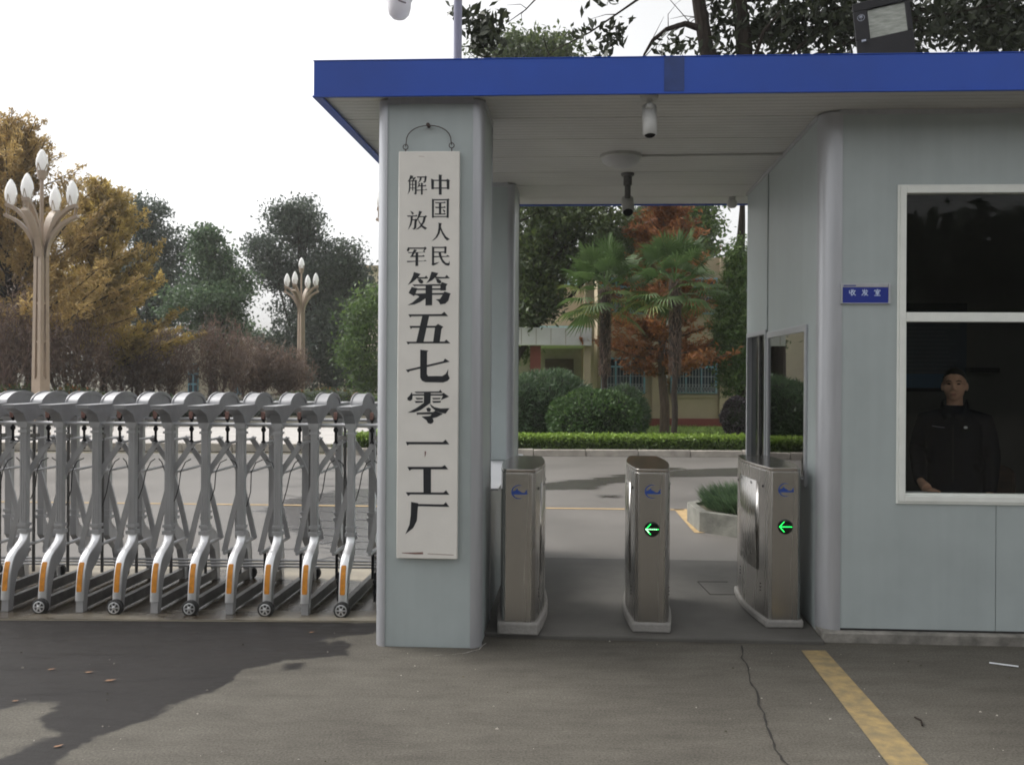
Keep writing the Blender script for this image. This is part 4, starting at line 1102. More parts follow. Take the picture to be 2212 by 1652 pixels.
def turnstile(px_x, py_base, label, led, base_h, hatch_side=0, hgt=.985, turn=0.0):
    g = gpt(px_x, py_base, 0.025)
    t = thing('turnstile', label, 'turnstile', (g.x, g.y+.02, 0.025), YAW+turn, 'steel turnstiles in the passage')
    mb = MB()
    e_ = .020 if not led else .012
    sd_ = [(.102+.036*sin(pi*k/12)+e_, -e_+(.84+2*e_)*k/12) for k in range(13)]
    o2 = sd_+[(-x, y) for x, y in sd_[::-1]]
    mb.prism([(a, b, 0) for a, b in o2], (0,0,base_h))
    mb.build('base', M['concrete'], t, bevel=.012)
    mb = MB(); mb.prism([(a, b, base_h) for a, b in outline()], (0,0,hgt-.022-base_h))
    bo = mb.build('body', M['steel'], t, ang=25, bevel=.003)
    mb = MB()
    mb.box((-.079,-.0022,base_h+.01),(.079,0.0,hgt-.03)); mb.box((-.0795,-.0012,base_h+.01),(-.079,.0,hgt-.03))
    mb.build('front_plate', M['steel'], bo, smooth=False, bevel=.0015)
    mb = MB(); mb.prism([(a, b, hgt-.022) for a, b in outline(.84,-.004)], (0,0,.022))
    mb.build('lid', M['steel_top'], t, ang=25, bevel=.004)
    mb = MB(); emblem(mb, .0, .875-.025, -.0031)
    mb.build('emblem', M['emblem'], t, smooth=False)
    if led:
        mb = MB(); mb.lathe([(.046,-.0015),(.046,-.006),(.043,-.0075)], (0,0,.624), 32, axis='y')
        io = mb.build('indicator', M['led_off'], t, ang=30)
        mb = MB(); hot = MB()
        rg = random.Random(int(px_x))
        dots = [(-.036+.0062*k, rg.uniform(-.0006,.0006)) for k in range(13)]
        dots += [(-.036+.0052*k, .0058*k) for k in range(1,6)] + [(-.036+.0052*k, -.0058*k) for k in range(1,6)]
        for k, (a, b) in enumerate(dots):
            rr = .0026
            (hot if (led == 2 and (abs(b) < .001 and k < 12 and k % 2 == 0 or (b < -.004 and a < -.02))) else mb).ball((a, -.0080, .624+b), (rr, .0016, rr), 8, 5)
        for a, b in dots[13:]:
            mb.bar((a-.0028,-.0076,.624+b-(.0029 if b>0 else -.0029)), (a+.0028,-.0076,.624+b+(.0029 if b>0 else -.0029)), .003, .0008, up=(0,-1,0))
        mb.bar((-.036,-.0076,.624),(.038,-.0076,.624), .0026, .0008, up=(0,-1,0))
        mb.build('arrow', M['led'], io)
        if hot.v: hot.build('arrow_glare', M['led_hot'], io)
    for s in ((-1,) if hatch_side < 0 else (1,) if hatch_side > 0 else (-1,1)):
        # access panel following the bulging side
        n = 8; vs, fs = [], []
        for k in range(n+1):
            y = .16 + .50*k/n
            xx = .100+.038*sin(pi*(y-.022)/(.84-.044)) + .0012
            vs += [(s*xx, y, .32), (s*xx, y, .88)]
            if k: fs.append((2*k-2, 2*k-1, 2*k+1, 2*k))
        for q in ((0,1),(2*n+1,2*n)):
            pass
        mb = MB(); mb.add(vs, fs)
        hp = mb.build('side_panel', M['steel'], t)
        so = hp.modifiers.new('thickness', 'SOLIDIFY'); so.thickness = .001; so.offset = -1 if s > 0 else 1
        mb = MB()
        for y in (.10, .30, .55, .74):
            xx = .100+.038*sin(pi*(y-.022)/(.84-.044))
            mb.ball((s*(xx+.0015), y, .86 if y != .74 else .82), (.004,.009,.009), 10, 6)
        for k in range(3):
            for y in (.13, .60):
                xx = .100+.038*sin(pi*(y-.022)/(.84-.044))
                mb.ball((s*(xx+.001), y, .20+.022*k), (.003,.010,.004), 8, 5)
        mb.build('sensor', M['black'], t)
    return t
turnstile(1119, 1372, 'steel turnstile on a high concrete base beside the sign pillar, without an arrow light', 0, .075, 1)
turnstile(1408, 1368, 'middle steel turnstile with a glaring green arrow light', 2, .062)
turnstile(1697, 1358, 'steel turnstile beside the booth wall with a green arrow light', 1, .05, -1, turn=.06)

# ================================================================== CEILING FITTINGS
def on_soffit(x, y):
    yu = y - ROLL*(x-1106); Y = (ZS-CH)*F/(HZ-yu)
    p = px(x, y, Y); p.z = ZS
    return p
def bullet_camera(label, x, y, tilt, L, r, m, base_m, hang=.055, yaw=0.0):
    g = on_soffit(x, y)
    t = thing('security_camera', label, 'camera', (g.x, g.y, ZS), YAW+yaw)
    mb = MB(); mb.lathe([(.052,0.0),(.052,-.014),(.045,-.022)], (0,0,0), 20)
    mb.build('mount_plate', base_m, t)
    mb = MB(); mb.tube([(0,0,-.02),(0,0,-hang*.5),(0,0,-hang*.52),(0,0,-hang),(0,-.012,-hang-.02)], [.017,.017,.017,.017,.017] if hang < .1 else [.034,.034,.024,.024,.020], 12)
    mb.ball((0,-.01,-hang-.012), .024, 12, 8)
    mb.build('bracket', base_m, t)
    a = radians(tilt)
    d = Vector((0,-cos(a),-sin(a))); c = Vector((0,.03,-hang-.03))
    mb = MB(); mb.tube([c-d*.02, c-d*.012, c+d*L*.5, c+d*L], [r*.8, r, r, r*.96], 18)
    mb.build('housing', m, t)
    mb = MB(); mb.tube([c+d*(L-.012), c+d*(L+.003)], [r*.86, r*.86], 18)
    mb.build('lens', M['black'], t)
    mb = MB()
    n = d.cross(Vector((1,0,0))).normalized()
    if n.z < 0: n = -n
    vs, fs = [], []
    for k in range(9):
        b = radians(20+140*k/8)
        o = Vector((1,0,0))*(cos(b)*r*1.18) + n*(sin(b)*r*1.18)
        vs += [tuple(c+o-d*.02), tuple(c+o+d*(L+.035))]
        if k: fs.append((2*k-2, 2*k-1, 2*k+1, 2*k))
    mb.add(vs, fs)
    ho = mb.build('sun_hood', M['cam_grey'], t)
    so = ho.modifiers.new('thickness', 'SOLIDIFY'); so.thickness = .003
    return t
bullet_camera('white tube camera hung near the front edge of the canopy ceiling', 1403, 207, 62, .17, .038, M['cam_white'], M['cam_grey'], hang=.05)
bullet_camera('dark tube camera hung near the rear edge of the canopy ceiling', 1356, 375, 40, .16, .042, M['gate_dark'], M['gate_dark'], hang=.19)
g = on_soffit(1341, 336)
t = thing('ceiling_light', 'round opal ceiling light with a conduit running to the booth', 'light', (g.x, g.y, ZS), YAW)
mb = MB(); mb.lathe([(.150,0),(.150,-.022),(.142,-.03)], (0,0,0), 32)
mb.build('light_base', M['cam_grey'], t)
mb = MB(); mb.lathe([(.140,-.03),(.132,-.048),(.105,-.068),(.06,-.082),(.005,-.086)], (0,0,0), 32)
mb.build('diffuser', M['diffuser'], t)
mb = MB(); mb.bar((.15,.0,-.008),(1.30,.0,-.008),.022,.014)
mb.build('conduit', M['cam_grey'], t, smooth=False)
g = B(-0.10, 2.62, 0); g2 = px(1603, 412, g.y)
t = thing('motion_sensor', 'small grey sensor under the rear corner of the canopy', 'sensor', (g.x, g.y, ZS))
mb = MB(); mb.lathe([(.03,0),(.03,-.03),(.045,-.04),(.045,-.075),(.03,-.095),(.004,-.10)], (g.x,g.y,ZS), 16)
mb.build('sensor_body', M['cam_grey'], t)

# ================================================================== ROOF EQUIPMENT
zr = ZS+.165
# pole with dome camera on an arm
Yp = 6.1
p0 = px(989, 65, Yp)
t = thing('dome_camera', 'white dome camera hanging from a tall grey pole above the roof corner', 'camera', (p0.x, p0.y, zr))
mb = MB(); mb.tube([(p0.x,p0.y,zr),(p0.x,p0.y,4.62),(p0.x-.03,p0.y,4.70),(p0.x-.1,p0.y,4.73)], .029, 16)
cdm = px(862, 20, Yp)
mb.tube([(p0.x-.08,p0.y,4.73),(cdm.x,p0.y,4.73),(cdm.x,p0.y,4.45)], .022, 14)
mb.lathe([(.08,0),(.08,.012),(.04,.02)], (p0.x,p0.y,zr), 16)
mb.build('pole', M['pole'], t)
zb = px(862, 42, Yp).z
mb = MB(); mb.lathe([(.092,.135),(.094,.16),(.09,.2),(.075,.27),(.05,.33),(.02,.36)], (cdm.x,p0.y,zb), 28)
mb.build('housing', M['cam_white'], t)
mb = MB(); mb.lathe([(.01,0),(.045,.008),(.07,.035),(.082,.08),(.085,.134)], (cdm.x,p0.y,zb), 28)
db = mb.build('dome', M['cam_white'], t)
mb = MB()
for k in range(7):
    a = radians(-100+ 12*k); b = .075+.006*k
mb.tube([(cdm.x+.005,p0.y-.084,zb+.098),(cdm.x+.03,p0.y-.079,zb+.09),(cdm.x+.055,p0.y-.063,zb+.088)], .006, 6)
mb.build('dome_slot', M['lens'], db)
# floodlight
fc = px(1908, 60, 5.25)
t = thing('floodlight', 'square black floodlight with a glass face tilted on the roof edge', 'floodlight', (fc.x, fc.y, zr), 0)
def FL(a, b, c):          # a right, b out of the face, c up the face
    tl = radians(-14)
    X = Vector((.92, -.37, .10)).normalized()
    Z = Vector((-.0, sin(-tl)*.6, 1)); Z = (Z - X*Z.dot(X)).normalized()
    Yv = Z.cross(X).normalized()
    return Vector((fc.x, fc.y, px(1908,58,5.25).z)) + X*a - Yv*b + Z*c
mb = MB(FL)
mb.box((-.158,-.10,-.235),(.158,-.015,.19))
mb.box((-.160,-.015,.135),(.160,.0,.192)); mb.box((-.160,-.015,-.237),(.160,.0,-.055)); mb.box((-.160,-.015,-.055),(-.078,.0,.135)); mb.box((.130,-.015,-.055),(.160,.0,.135))
for k in range(9): mb.box((-.14+.033*k,-.14,-.12),(-.132+.033*k,-.10,.15))
mb.build('housing', M['black'], t, smooth=False, bevel=.004)
mb = MB(FL); mb.box((-.078,-.014,-.055),(.130,-.008,.135)); 
gl = mb.build('front_glass', M['glass'], t, smooth=False)
mb = MB(FL); mb.add([(-.078,-.0145,-.055),(.130,-.0145,-.055),(.130,-.0145,.135),(-.078,-.0145,.135)], [(0,1,2,3)])
mb.build('reflector_bowl', mat('dull_reflector', (.30,.30,.28), .35, metal=.7, var=.3, scale=14, stretch=(1,1,4)), gl, smooth=False)
mb = MB(FL)
for k in range(24):
    a0, a1 = 2*pi*k/24, 2*pi*(k+1)/24
    mb.add([(-.117+.021*cos(a0),.0012,.088+.021*sin(a0)),(-.117+.021*cos(a1),.0012,.088+.021*sin(a1)),(-.117+.0185*cos(a1),.0012,.088+.0185*sin(a1)),(-.117+.0185*cos(a0),.0012,.088+.0185*sin(a0))], [(0,1,2,3)])
mb.add([(-.128,.0012,.088),(-.106,.0012,.088),(-.106,.0012,.0915),(-.128,.0012,.0915)], [(0,1,2,3)])
mb.add([(-.124,.0012,.094),(-.110,.0012,.094),(-.108,.0012,.099),(-.114,.0012,.103),(-.117,.0012,.099),(-.121,.0012,.103),(-.126,.0012,.099)], [(0,1,2,3,4,5,6)])
mb.add([(-.121,.0012,.078),(-.113,.0012,.078),(-.113,.0012,.081),(-.121,.0012,.081)], [(0,1,2,3)])
mb.box((-.128,.0,-.070),(-.103,.006,-.058))
mb.build('badge', mat('faded_badge_print', (.25,.27,.33), .5), t, smooth=False)
mb = MB(); 
mb.bar((fc.x-.17,fc.y+.07,zr),(fc.x-.17,fc.y+.07,zr+.24),.03,.006,up=(1,0,0)); mb.bar((fc.x+.17,fc.y+.07,zr),(fc.x+.17,fc.y+.07,zr+.24),.03,.006,up=(1,0,0)); mb.box((fc.x-.173,fc.y+.05,zr),(fc.x+.173,fc.y+.09,zr+.008))
mb.build('stirrup', M['black'], t, smooth=False)

# ================================================================== BOOTH CONTENTS
t = thing('desk', 'dark counter behind the service window', 'desk', tuple(B(.5,.4,.085)))
mb = MB(TB); mb.box((.14,.10,.735),(2.9,.86,.770))
mb.build('desk_top', M['desk'], t, bevel=.004)
mb = MB(TB); mb.box((.16,.78,.085),(2.88,.80,.735)); mb.box((.16,.12,.085),(.18,.78,.735)); mb.box((2.86,.12,.085),(2.88,.78,.735))
mb.build('desk_panel', M['wood'], t, smooth=False)
pp = px(1985, 1058, 6.02)
mb = MB(); mb.box((pp.x-.10,pp.y-.12,.770),(pp.x+.12,pp.y+.03,.776))
tag(mb.build('paper', M['paper'], origin=(pp.x,pp.y,.770), smooth=False), 'white paper sheets lying on the counter under the hand', 'paper')
# notice board on the rear wall
q0, q1 = px(1940, 655, 7.45), px(2082, 846, 7.45)
Tn = lambda x, y, z: Vector((x, 7.463 - .0506*(x-3.2) + y, z))
t = thing('notice_board', 'dark blue notice board with faint rows on the booth rear wall', 'notice board', tuple(Tn(q0.x,0,q1.z)))
mb = MB(Tn); mb.box((q0.x,-.02,q1.z),(q1.x,0,q0.z)); mb.build('board', M['board'], t, smooth=False)
mb = MB(Tn); mb.box((q0.x,-.026,q0.z-.06),(q1.x,-.0202,q0.z)); mb.box((q0.x,-.026,q1.z),(q1.x,-.0202,q1.z+.03))
mb.build('board_edge', M['black'], t, smooth=False)
mb = MB(Tn); mb.box((q0.x+.01,-.023,q1.z+.031),(q1.x-.01,-.0202,q1.z+.15)); mb.build('blue_band', M['board_low'], t, smooth=False)
mb = MB(Tn); rg = random.Random(2)
for k in range(15):
    z = q0.z-.11-.035*k; mb.box((q0.x+.05,-.0215,z),(q1.x-.05-rg.uniform(0,.15),-.0202,z+.010))
mb.build('printed_rows', M['board_line'], t, smooth=False)
q0, q1 = px(2080, 794, 7.45), px(2143, 805, 7.45)
mb = MB(Tn); mb.box((q0.x,-.09,q1.z),(q1.x,0,q0.z))
tag(mb.build('wall_shelf', M['black'], origin=tuple(Tn(q0.x,0,q1.z)), smooth=False, bevel=.006), 'short black shelf on the booth rear wall right of the guard', 'shelf')
# chair back right of the guard
cc = px(2165, 1240, 6.75)
t = thing('chair', 'dark wooden armchair standing right of the guard inside the booth', 'chair', (cc.x, cc.y, .085))
mb = MB()
prof = []
for k in range(13):
    a = pi*k/12; prof.append((cc.x+.22*cos(a), cc.y+.2, .78+.10*sin(a)))
mb.prism([(cc.x-.22,cc.y+.2,.50),(cc.x+.22,cc.y+.2,.50)]+prof, (0,.03,0))
mb.build('backrest', M['wood'], t, bevel=.006)
mb = MB(); mb.box((cc.x-.23,cc.y-.24,.45),(cc.x+.23,cc.y+.24,.50)); mb.build('seat', M['wood'], t, bevel=.01)
for sx in (-1,1):
    for sy in (-1,1):
        mb = MB(); mb.bar((cc.x+sx*.2,cc.y+sy*.21,.085),(cc.x+sx*.2,cc.y+sy*.21,.45 if sy<0 else .80),.035,.035); mb.build('leg', M['wood'], t, smooth=False)

# ---- the guard
def remesh(name, mb, m, parent, vox, smooth_it=4):
    o = mb.build(name, m, parent)
    r = o.modifiers.new('fuse', 'REMESH'); r.mode = 'VOXEL'; r.voxel_size = vox; r.use_smooth_shade = True
    s = o.modifiers.new('relax', 'SMOOTH'); s.iterations = smooth_it; s.factor = .5
    dg = bpy.context.evaluated_depsgraph_get()
    me = bpy.data.meshes.new_from_object(o.evaluated_get(dg))
    old = o.data; o.modifiers.clear(); o.data = me; bpy.data.meshes.remove(old); me.name = name
    me.polygons.foreach_set('use_smooth', [True]*len(me.polygons))
    return o
def ring_loft(mb, rings, n=20):
    """rings: (centre, rx, ry) stacked mostly along z"""
    vs, fs = [], []
    for (c, rx, ry) in rings:
        for j in range(n):
            a = 2*pi*j/n
            ca, sa = cos(a), sin(a)
            e = .8
            vs.append((c[0]+rx*(abs(ca)**e)*(1 if ca >= 0 else -1), c[1]+ry*(abs(sa)**e)*(1 if sa >= 0 else -1), c[2]))
    for i in range(len(rings)-1):
        for j in range(n): fs.append((i*n+j, i*n+(j+1)%n, (i+1)*n+(j+1)%n, (i+1)*n+j))
    fs += [tuple(range(n-1,-1,-1)), tuple((len(rings)-1)*n+j for j in range(n))]
    mb.add(vs, fs)
hc = px(2062, 834, 6.5)
HX, HY = hc.x, 6.5
PR = -0.54
GU = thing('person', 'man in a dark zipped jacket behind the service window, one hand on the counter', 'person', (HX, HY, 0), PR)
Z0 = 1.62-1.62
hz_ = 1.505                                             # head centre height
hand_p = px(2002, 1050, 6.06)
dx_, dy_ = hand_p.x-HX, 6.06-HY
hand = Vector((dx_*cos(-PR)-dy_*sin(-PR), dx_*sin(-PR)+dy_*cos(-PR), .795))
HX, HY = 0.0, 0.0
sh_l = Vector((HX-.196, HY+.015, 1.255)); el_l = Vector((HX-.255, HY+.02, 1.01)); wr_l = hand + Vector((-.045, .075, .035))
sh_r = Vector((HX+.196, HY+.015, 1.255)); el_r = Vector((HX+.246, HY+.035, .985)); wr_r = Vector((HX+.238, HY-.01, .715))
mb = MB()
# torso, neck
ring_loft(mb, [((HX,HY+.03,.78),.155,.105),((HX,HY+.03,.90),.150,.10),((HX,HY+.02,1.02),.150,.10),((HX,HY+.01,1.15),.170,.112),((HX,HY+.012,1.21),.165,.105),((HX,HY+.018,1.25),.125,.085),((HX,HY+.02,1.30),.070,.062)])
mb.tube([(HX,HY+.025,1.25),(HX,HY+.012,1.37),(HX,HY+.005,1.45)], [.062,.056,.056], 16)
# head
mb.ball((HX,HY+.012,hz_+.035), (.078,.098,.092), 24, 16)
mb.ball((HX,HY-.012,hz_-.03), (.069,.078,.082), 24, 16)
mb.ball((HX,HY-.045,hz_-.085), (.036,.034,.026), 16, 10)
mb.ball((HX-.045,HY-.035,hz_-.022), (.030,.04,.034), 14, 8); mb.ball((HX+.045,HY-.035,hz_-.022), (.030,.04,.034), 14, 8)
mb.ball((HX,HY-.068,hz_+.030), (.052,.022,.014), 16, 8)
mb.tube([(HX,HY-.082,hz_+.022),(HX,HY-.096,hz_-.005),(HX,HY-.104,hz_-.026)], [.009,.011,.0125], 10)
for s in (-1,1): mb.ball((HX+s*.013,HY-.090,hz_-.029), (.008,.010,.007), 10, 6)
mb.ball((HX,HY-.070,hz_-.064), (.030,.018,.016), 12, 6)
for s in (-1,1): mb.ball((HX+s*.082,HY+.012,hz_-.008), (.011,.022,.033), 12, 8)
# arms
for sh, el, wr in ((sh_l,el_l,wr_l),(sh_r,el_r,wr_r)):
    mb.tube([Vector((HX, HY+.015, 1.22))*.35+sh*.65, sh+Vector((0,0,-.015)), sh*.5+el*.5, el, el*.45+wr*.55, wr], [.042,.046,.045,.040,.037,.026], 14)
# resting hand: palm and five bent fingers closing on the paper
pd = (hand - wr_l).normalized()
mb.tube([wr_l, wr_l*.4+hand*.6, hand], [.026,.034,.036], 14, sx=1.0)
side = Vector((.80,.45,-.1)).normalized()
for k, (off, L_, dz) in enumerate(((-.030,.062,0),(-.011,.072,.004),(.009,.068,.004),(.027,.054,0))):
    a0 = hand + side*off + pd*.018 + Vector((0,0,.004))
    a1 = a0 + pd*(L_*.45) + Vector((.01,-.004,.006+dz)); a2 = a1 + Vector((.012,-.012,-.020))*(L_/.06); a3 = a2 + Vector((.004,-.006,-.012))
    a3.z = max(a3.z, .784); a2.z = max(a2.z, .788)
    mb.tube([a0, a1, a2, a3], [.0098,.0095,.0086,.0072], 10)
th0 = hand + side*.034 + Vector((0,.012,-.004)); 
mb.tube([th0, th0+Vector((.026,-.006,-.006)), th0+Vector((.046,-.020,-.010)), th0+Vector((.056,-.034,-.012))], [.013,.0115,.0105,.008], 10)
# hanging hand
h2 = wr_r + Vector((-.004,-.02,-.075))
mb.tube([wr_r, wr_r*.4+h2*.6, h2], [.026,.035,.034], 14)
for k, (off, L_) in enumerate(((-.030,.062),(-.010,.072),(.010,.068),(.028,.054))):
    a0 = h2 + Vector((0,off,-.012)); a1 = a0+Vector((-.006,0,-L_*.5)); a2 = a1+Vector((-.016,0,-L_*.4)); a3 = a2+Vector((-.012,0,-L_*.22))
    mb.tube([a0,a1,a2,a3], [.0098,.0092,.0084,.007], 10)
t0 = wr_r+Vector((-.012,-.04,-.03)); mb.tube([t0, t0+Vector((-.012,-.028,-.026)), t0+Vector((-.02,-.038,-.052)), t0+Vector((-.024,-.04,-.072))], [.013,.0115,.010,.008], 10)
# legs and feet
for s in (-1,1):
    mb.tube([(HX+s*.075,HY+.03,.84),(HX+s*.095,HY+.02,.62),(HX+s*.10,HY+.015,.45),(HX+s*.10,HY+.03,.28),(HX+s*.10,HY+.035,.115)], [.092,.078,.056,.052,.036], 14)
    mb.tube([(HX+s*.10,HY+.06,.115),(HX+s*.105,HY-.03,.115),(HX+s*.115,HY-.14,.105)], [.034,.036,.026], 12)
body = remesh('body', mb, M['skin'], GU, .0062, 3)
# jacket
mb = MB()
ring_loft(mb, [((HX,HY+.03,.70),.185,.135),((HX,HY+.03,.74),.188,.138),((HX,HY+.03,.86),.185,.132),((HX,HY+.022,1.00),.188,.130),((HX,HY+.012,1.14),.202,.138),((HX,HY+.012,1.225),.200,.132),((HX,HY+.018,1.275),.162,.115),((HX,HY+.02,1.315),.112,.092),((HX,HY+.02,1.360),.078,.075)])
for sh, el, wr in ((sh_l,el_l,wr_l),(sh_r,el_r,wr_r)):
    c = Vector((HX,HY+.015,1.265))
    mb.tube([c*.5+sh*.5+Vector((0,0,.002)), sh+Vector((0,0,-.012)), sh*.5+el*.5, el, el*.5+wr*.5, wr+(el-wr).normalized()*.012], [.072,.074,.068,.060,.054,.044], 16)
mb.ball((HX-.15,HY+.0,1.0), (.045,.10,.10), 12, 8); mb.ball((HX+.16,HY-.01,.93), (.04,.09,.06), 12, 8)
jk = remesh('jacket', mb, M['jacket'], GU, .010, 3)
mb = MB()
for s in (-1,1):
    P = []
    mb.add([(HX+s*.012,HY-.085,1.29),(HX+s*.062,HY-.085,1.335),(HX+s*.078,HY-.02,1.395),(HX+s*.074,HY+.05,1.405),(HX+s*.092,HY+.045,1.365),(HX+s*.098,HY-.045,1.325),(HX+s*.060,HY-.112,1.255),(HX+s*.015,HY-.105,1.275)], [(0,1,6,7),(1,2,5,6),(2,3,4,5)])
co = mb.build('collar', M['jacket'], jk)
so = co.modifiers.new('thickness', 'SOLIDIFY'); so.thickness = .008; so.offset = 0
mb = MB(); mb.bar((HX,HY-.142,1.22),(HX,HY-.128,.80),.010,.006,up=(0,-1,0)); mb.build('zip', M['black'], jk, smooth=False)
bp = px(2090, 917, 6.35); mb = MB(); mb.ball((HX+.083,HY-.130,1.203), (.013,.006,.010), 12, 8); mb.build('chest_badge', M['badge'], jk)
mb = MB(); mb.tube([(HX-.140,HY-.112,1.206),(HX-.10,HY-.128,1.201),(HX-.055,HY-.137,1.198)], .0028, 6); mb.build('chest_trim', mat('grey_piping', (.16,.16,.20), .5), jk)
# trousers
mb = MB()
ring_loft(mb, [((HX,HY+.03,.66),.165,.12),((HX,HY+.03,.78),.165,.12)])
for s in (-1,1):
    mb.tube([(HX+s*.075,HY+.03,.76),(HX+s*.098,HY+.02,.60),(HX+s*.10,HY+.015,.45),(HX+s*.10,HY+.03,.28),(HX+s*.10,HY+.035,.11)], [.108,.094,.078,.072,.066], 16)
remesh('trousers', mb, M['jacket'], GU, .012, 2)
# hair: a close cap over the skull
mb = MB(); vs, fs = [], []
nu, nv = 28, 9
for i in range(nv+1):
    t = pi/2*(1-i/nv*1.22)
    for j in range(nu):
        a = 2*pi*j/nu
        front = max(0, -sin(a))
        tt = max(t, radians(33)*front**.6 + radians(-24)*(1-front**.6)+ (radians(5)*cos(a*6)*.5 if i == nv else 0))
        vs.append((HX+.0825*cos(tt)*cos(a), HY+.013+.1025*cos(tt)*sin(a), hz_+.037+.098*sin(tt)))
for i in range(nv):
    for j in range(nu): fs.append((i*nu+j, (i+1)*nu+j, (i+1)*nu+(j+1)%nu, i*nu+(j+1)%nu))
mb.add(vs, fs); hr = mb.build('hair', M['hair'], GU)
mb = MB()
for s in (-1,1):
    mb.tube([(HX+s*.014,HY-.089,hz_+.033),(HX+s*.034,HY-.088,hz_+.040),(HX+s*.052,HY-.074,hz_+.032)], [.003,.0042,.002], 6)
mb.build('eyebrows', M['hair'], hr)
mb = MB(); mb.ball((HX,HY-.0868,hz_-.0605), (.022,.006,.0042), 14, 6); mb.ball((HX,HY-.0855,hz_-.068), (.018,.006,.0048), 14, 6); mb.build('lips', M['lips'], GU)
for s in (-1,1):
    mb = MB(); mb.ball((HX+s*.032,HY-.0765,hz_+.014), (.0125,.008,.0052), 12, 8); mb.build('eye', M['hair'], GU)

# ================================================================== LAMPS
def lamp():
    t = thing('street_lamp', 'x', 'street lamp', (0,0,0))
    ORG[t.name] = Vector((0,0,0))
    mb = MB()
    mb.box((-.145,-.145,0),(.145,.145,.06))
    mb.box((-.128,-.128,.06),(.128,.128,1.25))
    # four flat blades with a slot between, tapering
    for sx in (-1,1):
        for sy in (-1,1):
            mb.bar((sx*.082,sy*.082,1.25),(sx*.062,sy*.062,4.15),.088,.088,up=(0,1,0))
    for z in (1.25,2.05,2.9,4.1): mb.box((-.10,-.10,z),(.10,.10,z+.05))
    mb.tube([(0,0,4.1),(0,0,5.72)], [.045,.040], 12)
    mb.lathe([(.05,5.66),(.085,5.70),(.105,5.86),(.09,5.87)], (0,0,0), 16)
    mb.build('pole', M['lamp_post'], t, smooth=False)
    for k in range(4):
        a = radians(24+90*k)
        d = Vector((cos(a), sin(a), 0)); s = Vector((-sin(a), cos(a), 0))
        mb = MB()
        def band(pts, w, th):
            vs, fs = [], []
            for i, (r, z) in enumerate(pts):
                j0, j1 = max(i-1,0), min(i+1,len(pts)-1)
                tn = Vector((pts[j1][0]-pts[j0][0], pts[j1][1]-pts[j0][1])); tn.normalize()
                nx_, nz_ = -tn.y, tn.x
                for e, q in ((-1,-1),(1,-1),(1,1),(-1,1)):
                    vs.append(tuple(d*(r+nx_*th*q/2) + s*(w*e/2) + Vector((0,0,z+nz_*th*q/2))))
                if i:
                    for j in range(4): fs.append((4*(i-1)+j, 4*(i-1)+(j+1)%4, 4*i+(j+1)%4, 4*i+j))
            fs += [(3,2,1,0), tuple(4*(len(pts)-1)+j for j in range(4))]
            mb.add(vs, fs)
        band([(.10,3.95),(.115,4.15),(.155,4.38),(.24,4.62),(.37,4.84),(.53,5.00),(.70,5.09),(.76,5.10)], .14, .075)
        band([(.09,3.95),(.105,4.10),(.17,4.30),(.30,4.52),(.46,4.70),(.62,4.80),(.75,4.86),(.78,4.875)], .14, .07)
        for e in (-1,1):
            mb.bar(d*.73+s*(e*.05)+Vector((0,0,4.90)), d*.73+s*(e*.05)+Vector((0,0,5.08)), .02, .02, up=tuple(d))
        ao = mb.build('arm', M['lamp_post'], t, ang=40)
        c = d*.66
        mb = MB(); mb.lathe([(.05,5.10),(.095,5.17),(.125,5.28),(.128,5.36),(.108,5.48),(.07,5.58),(.03,5.65),(.004,5.675)], (c.x,c.y,0), 18)
        mb.build('globe', M['globe'], ao)
        mb = MB()
        for q in range(4):
            b = 2*pi*q/4+.4
            w = Vector((cos(b), sin(b), 0)); v2 = Vector((-sin(b), cos(b), 0))
            for e in (-1,1):
                mb.bar(c+w*.105+v2*(e*.04)+Vector((0,0,5.12)), c+w*.130+Vector((0,0,5.32)), .012, .008, up=tuple(w))
        mb.build('petal', M['lamp_post'], ao, smooth=False)
    mb = MB(); mb.lathe([(.07,5.85),(.11,5.93),(.128,6.02),(.12,6.12),(.085,6.24),(.04,6.32),(.004,6.35)], (0,0,0), 18)
    mb.build('globe', M['globe'], t)
    mb = MB()
    for q in range(4):
        b = 2*pi*q/4+.2
        w = Vector((cos(b), sin(b), 0)); v2 = Vector((-sin(b), cos(b), 0))
        for e in (-1,1):
            mb.bar(w*.10+v2*(e*.045)+Vector((0,0,5.86)), w*.130+Vector((0,0,6.02)), .016, .010, up=tuple(w))
    mb.build('petal', M['lamp_post'], t, smooth=False)
    return t
L0 = lamp()
spots = [(88, 19.3, 'tall beige five-globe street lamp nearest the left edge behind the gate', -.35, 1.0),
         (650, 37.0, 'beige five-globe street lamp farther off in front of the dark evergreens', -.60, .985),
         (882, 19.3, 'beige street lamp almost hidden behind the sign pillar', -.72, 1.0)]
for i, (x, Y, lab, rz, sc) in enumerate(spots):
    o = L0 if i == 0 else copy_tree(L0)
    p = px(x, 800, Y)
    o.location = (p.x, Y, .10); o.rotation_euler = (0,0,rz); o.scale = (sc,sc,sc)
    tag(o, lab, 'street lamp', 'five-globe street lamps beyond the gate')

# white stone balls on the pavement
for k, (x, y, lab) in enumerate(((71, 941, 'white stone ball on the pavement near the left lamp'),(228, 941, 'white stone ball on the pavement right of the left lamp'))):
    p = px(x, y, 19.0)
    mb = MB(); mb.ball((p.x,19.0,.10+.17), (.165,.165,.165), 20, 14); mb.lathe([(.13,.10),(.13,.13),(.08,.15)], (p.x,19.0,0), 16)
    tag(mb.build('stone_ball', M['stone'], origin=(p.x,19.0,.10)), lab, 'bollard', 'white stone balls on the pavement')

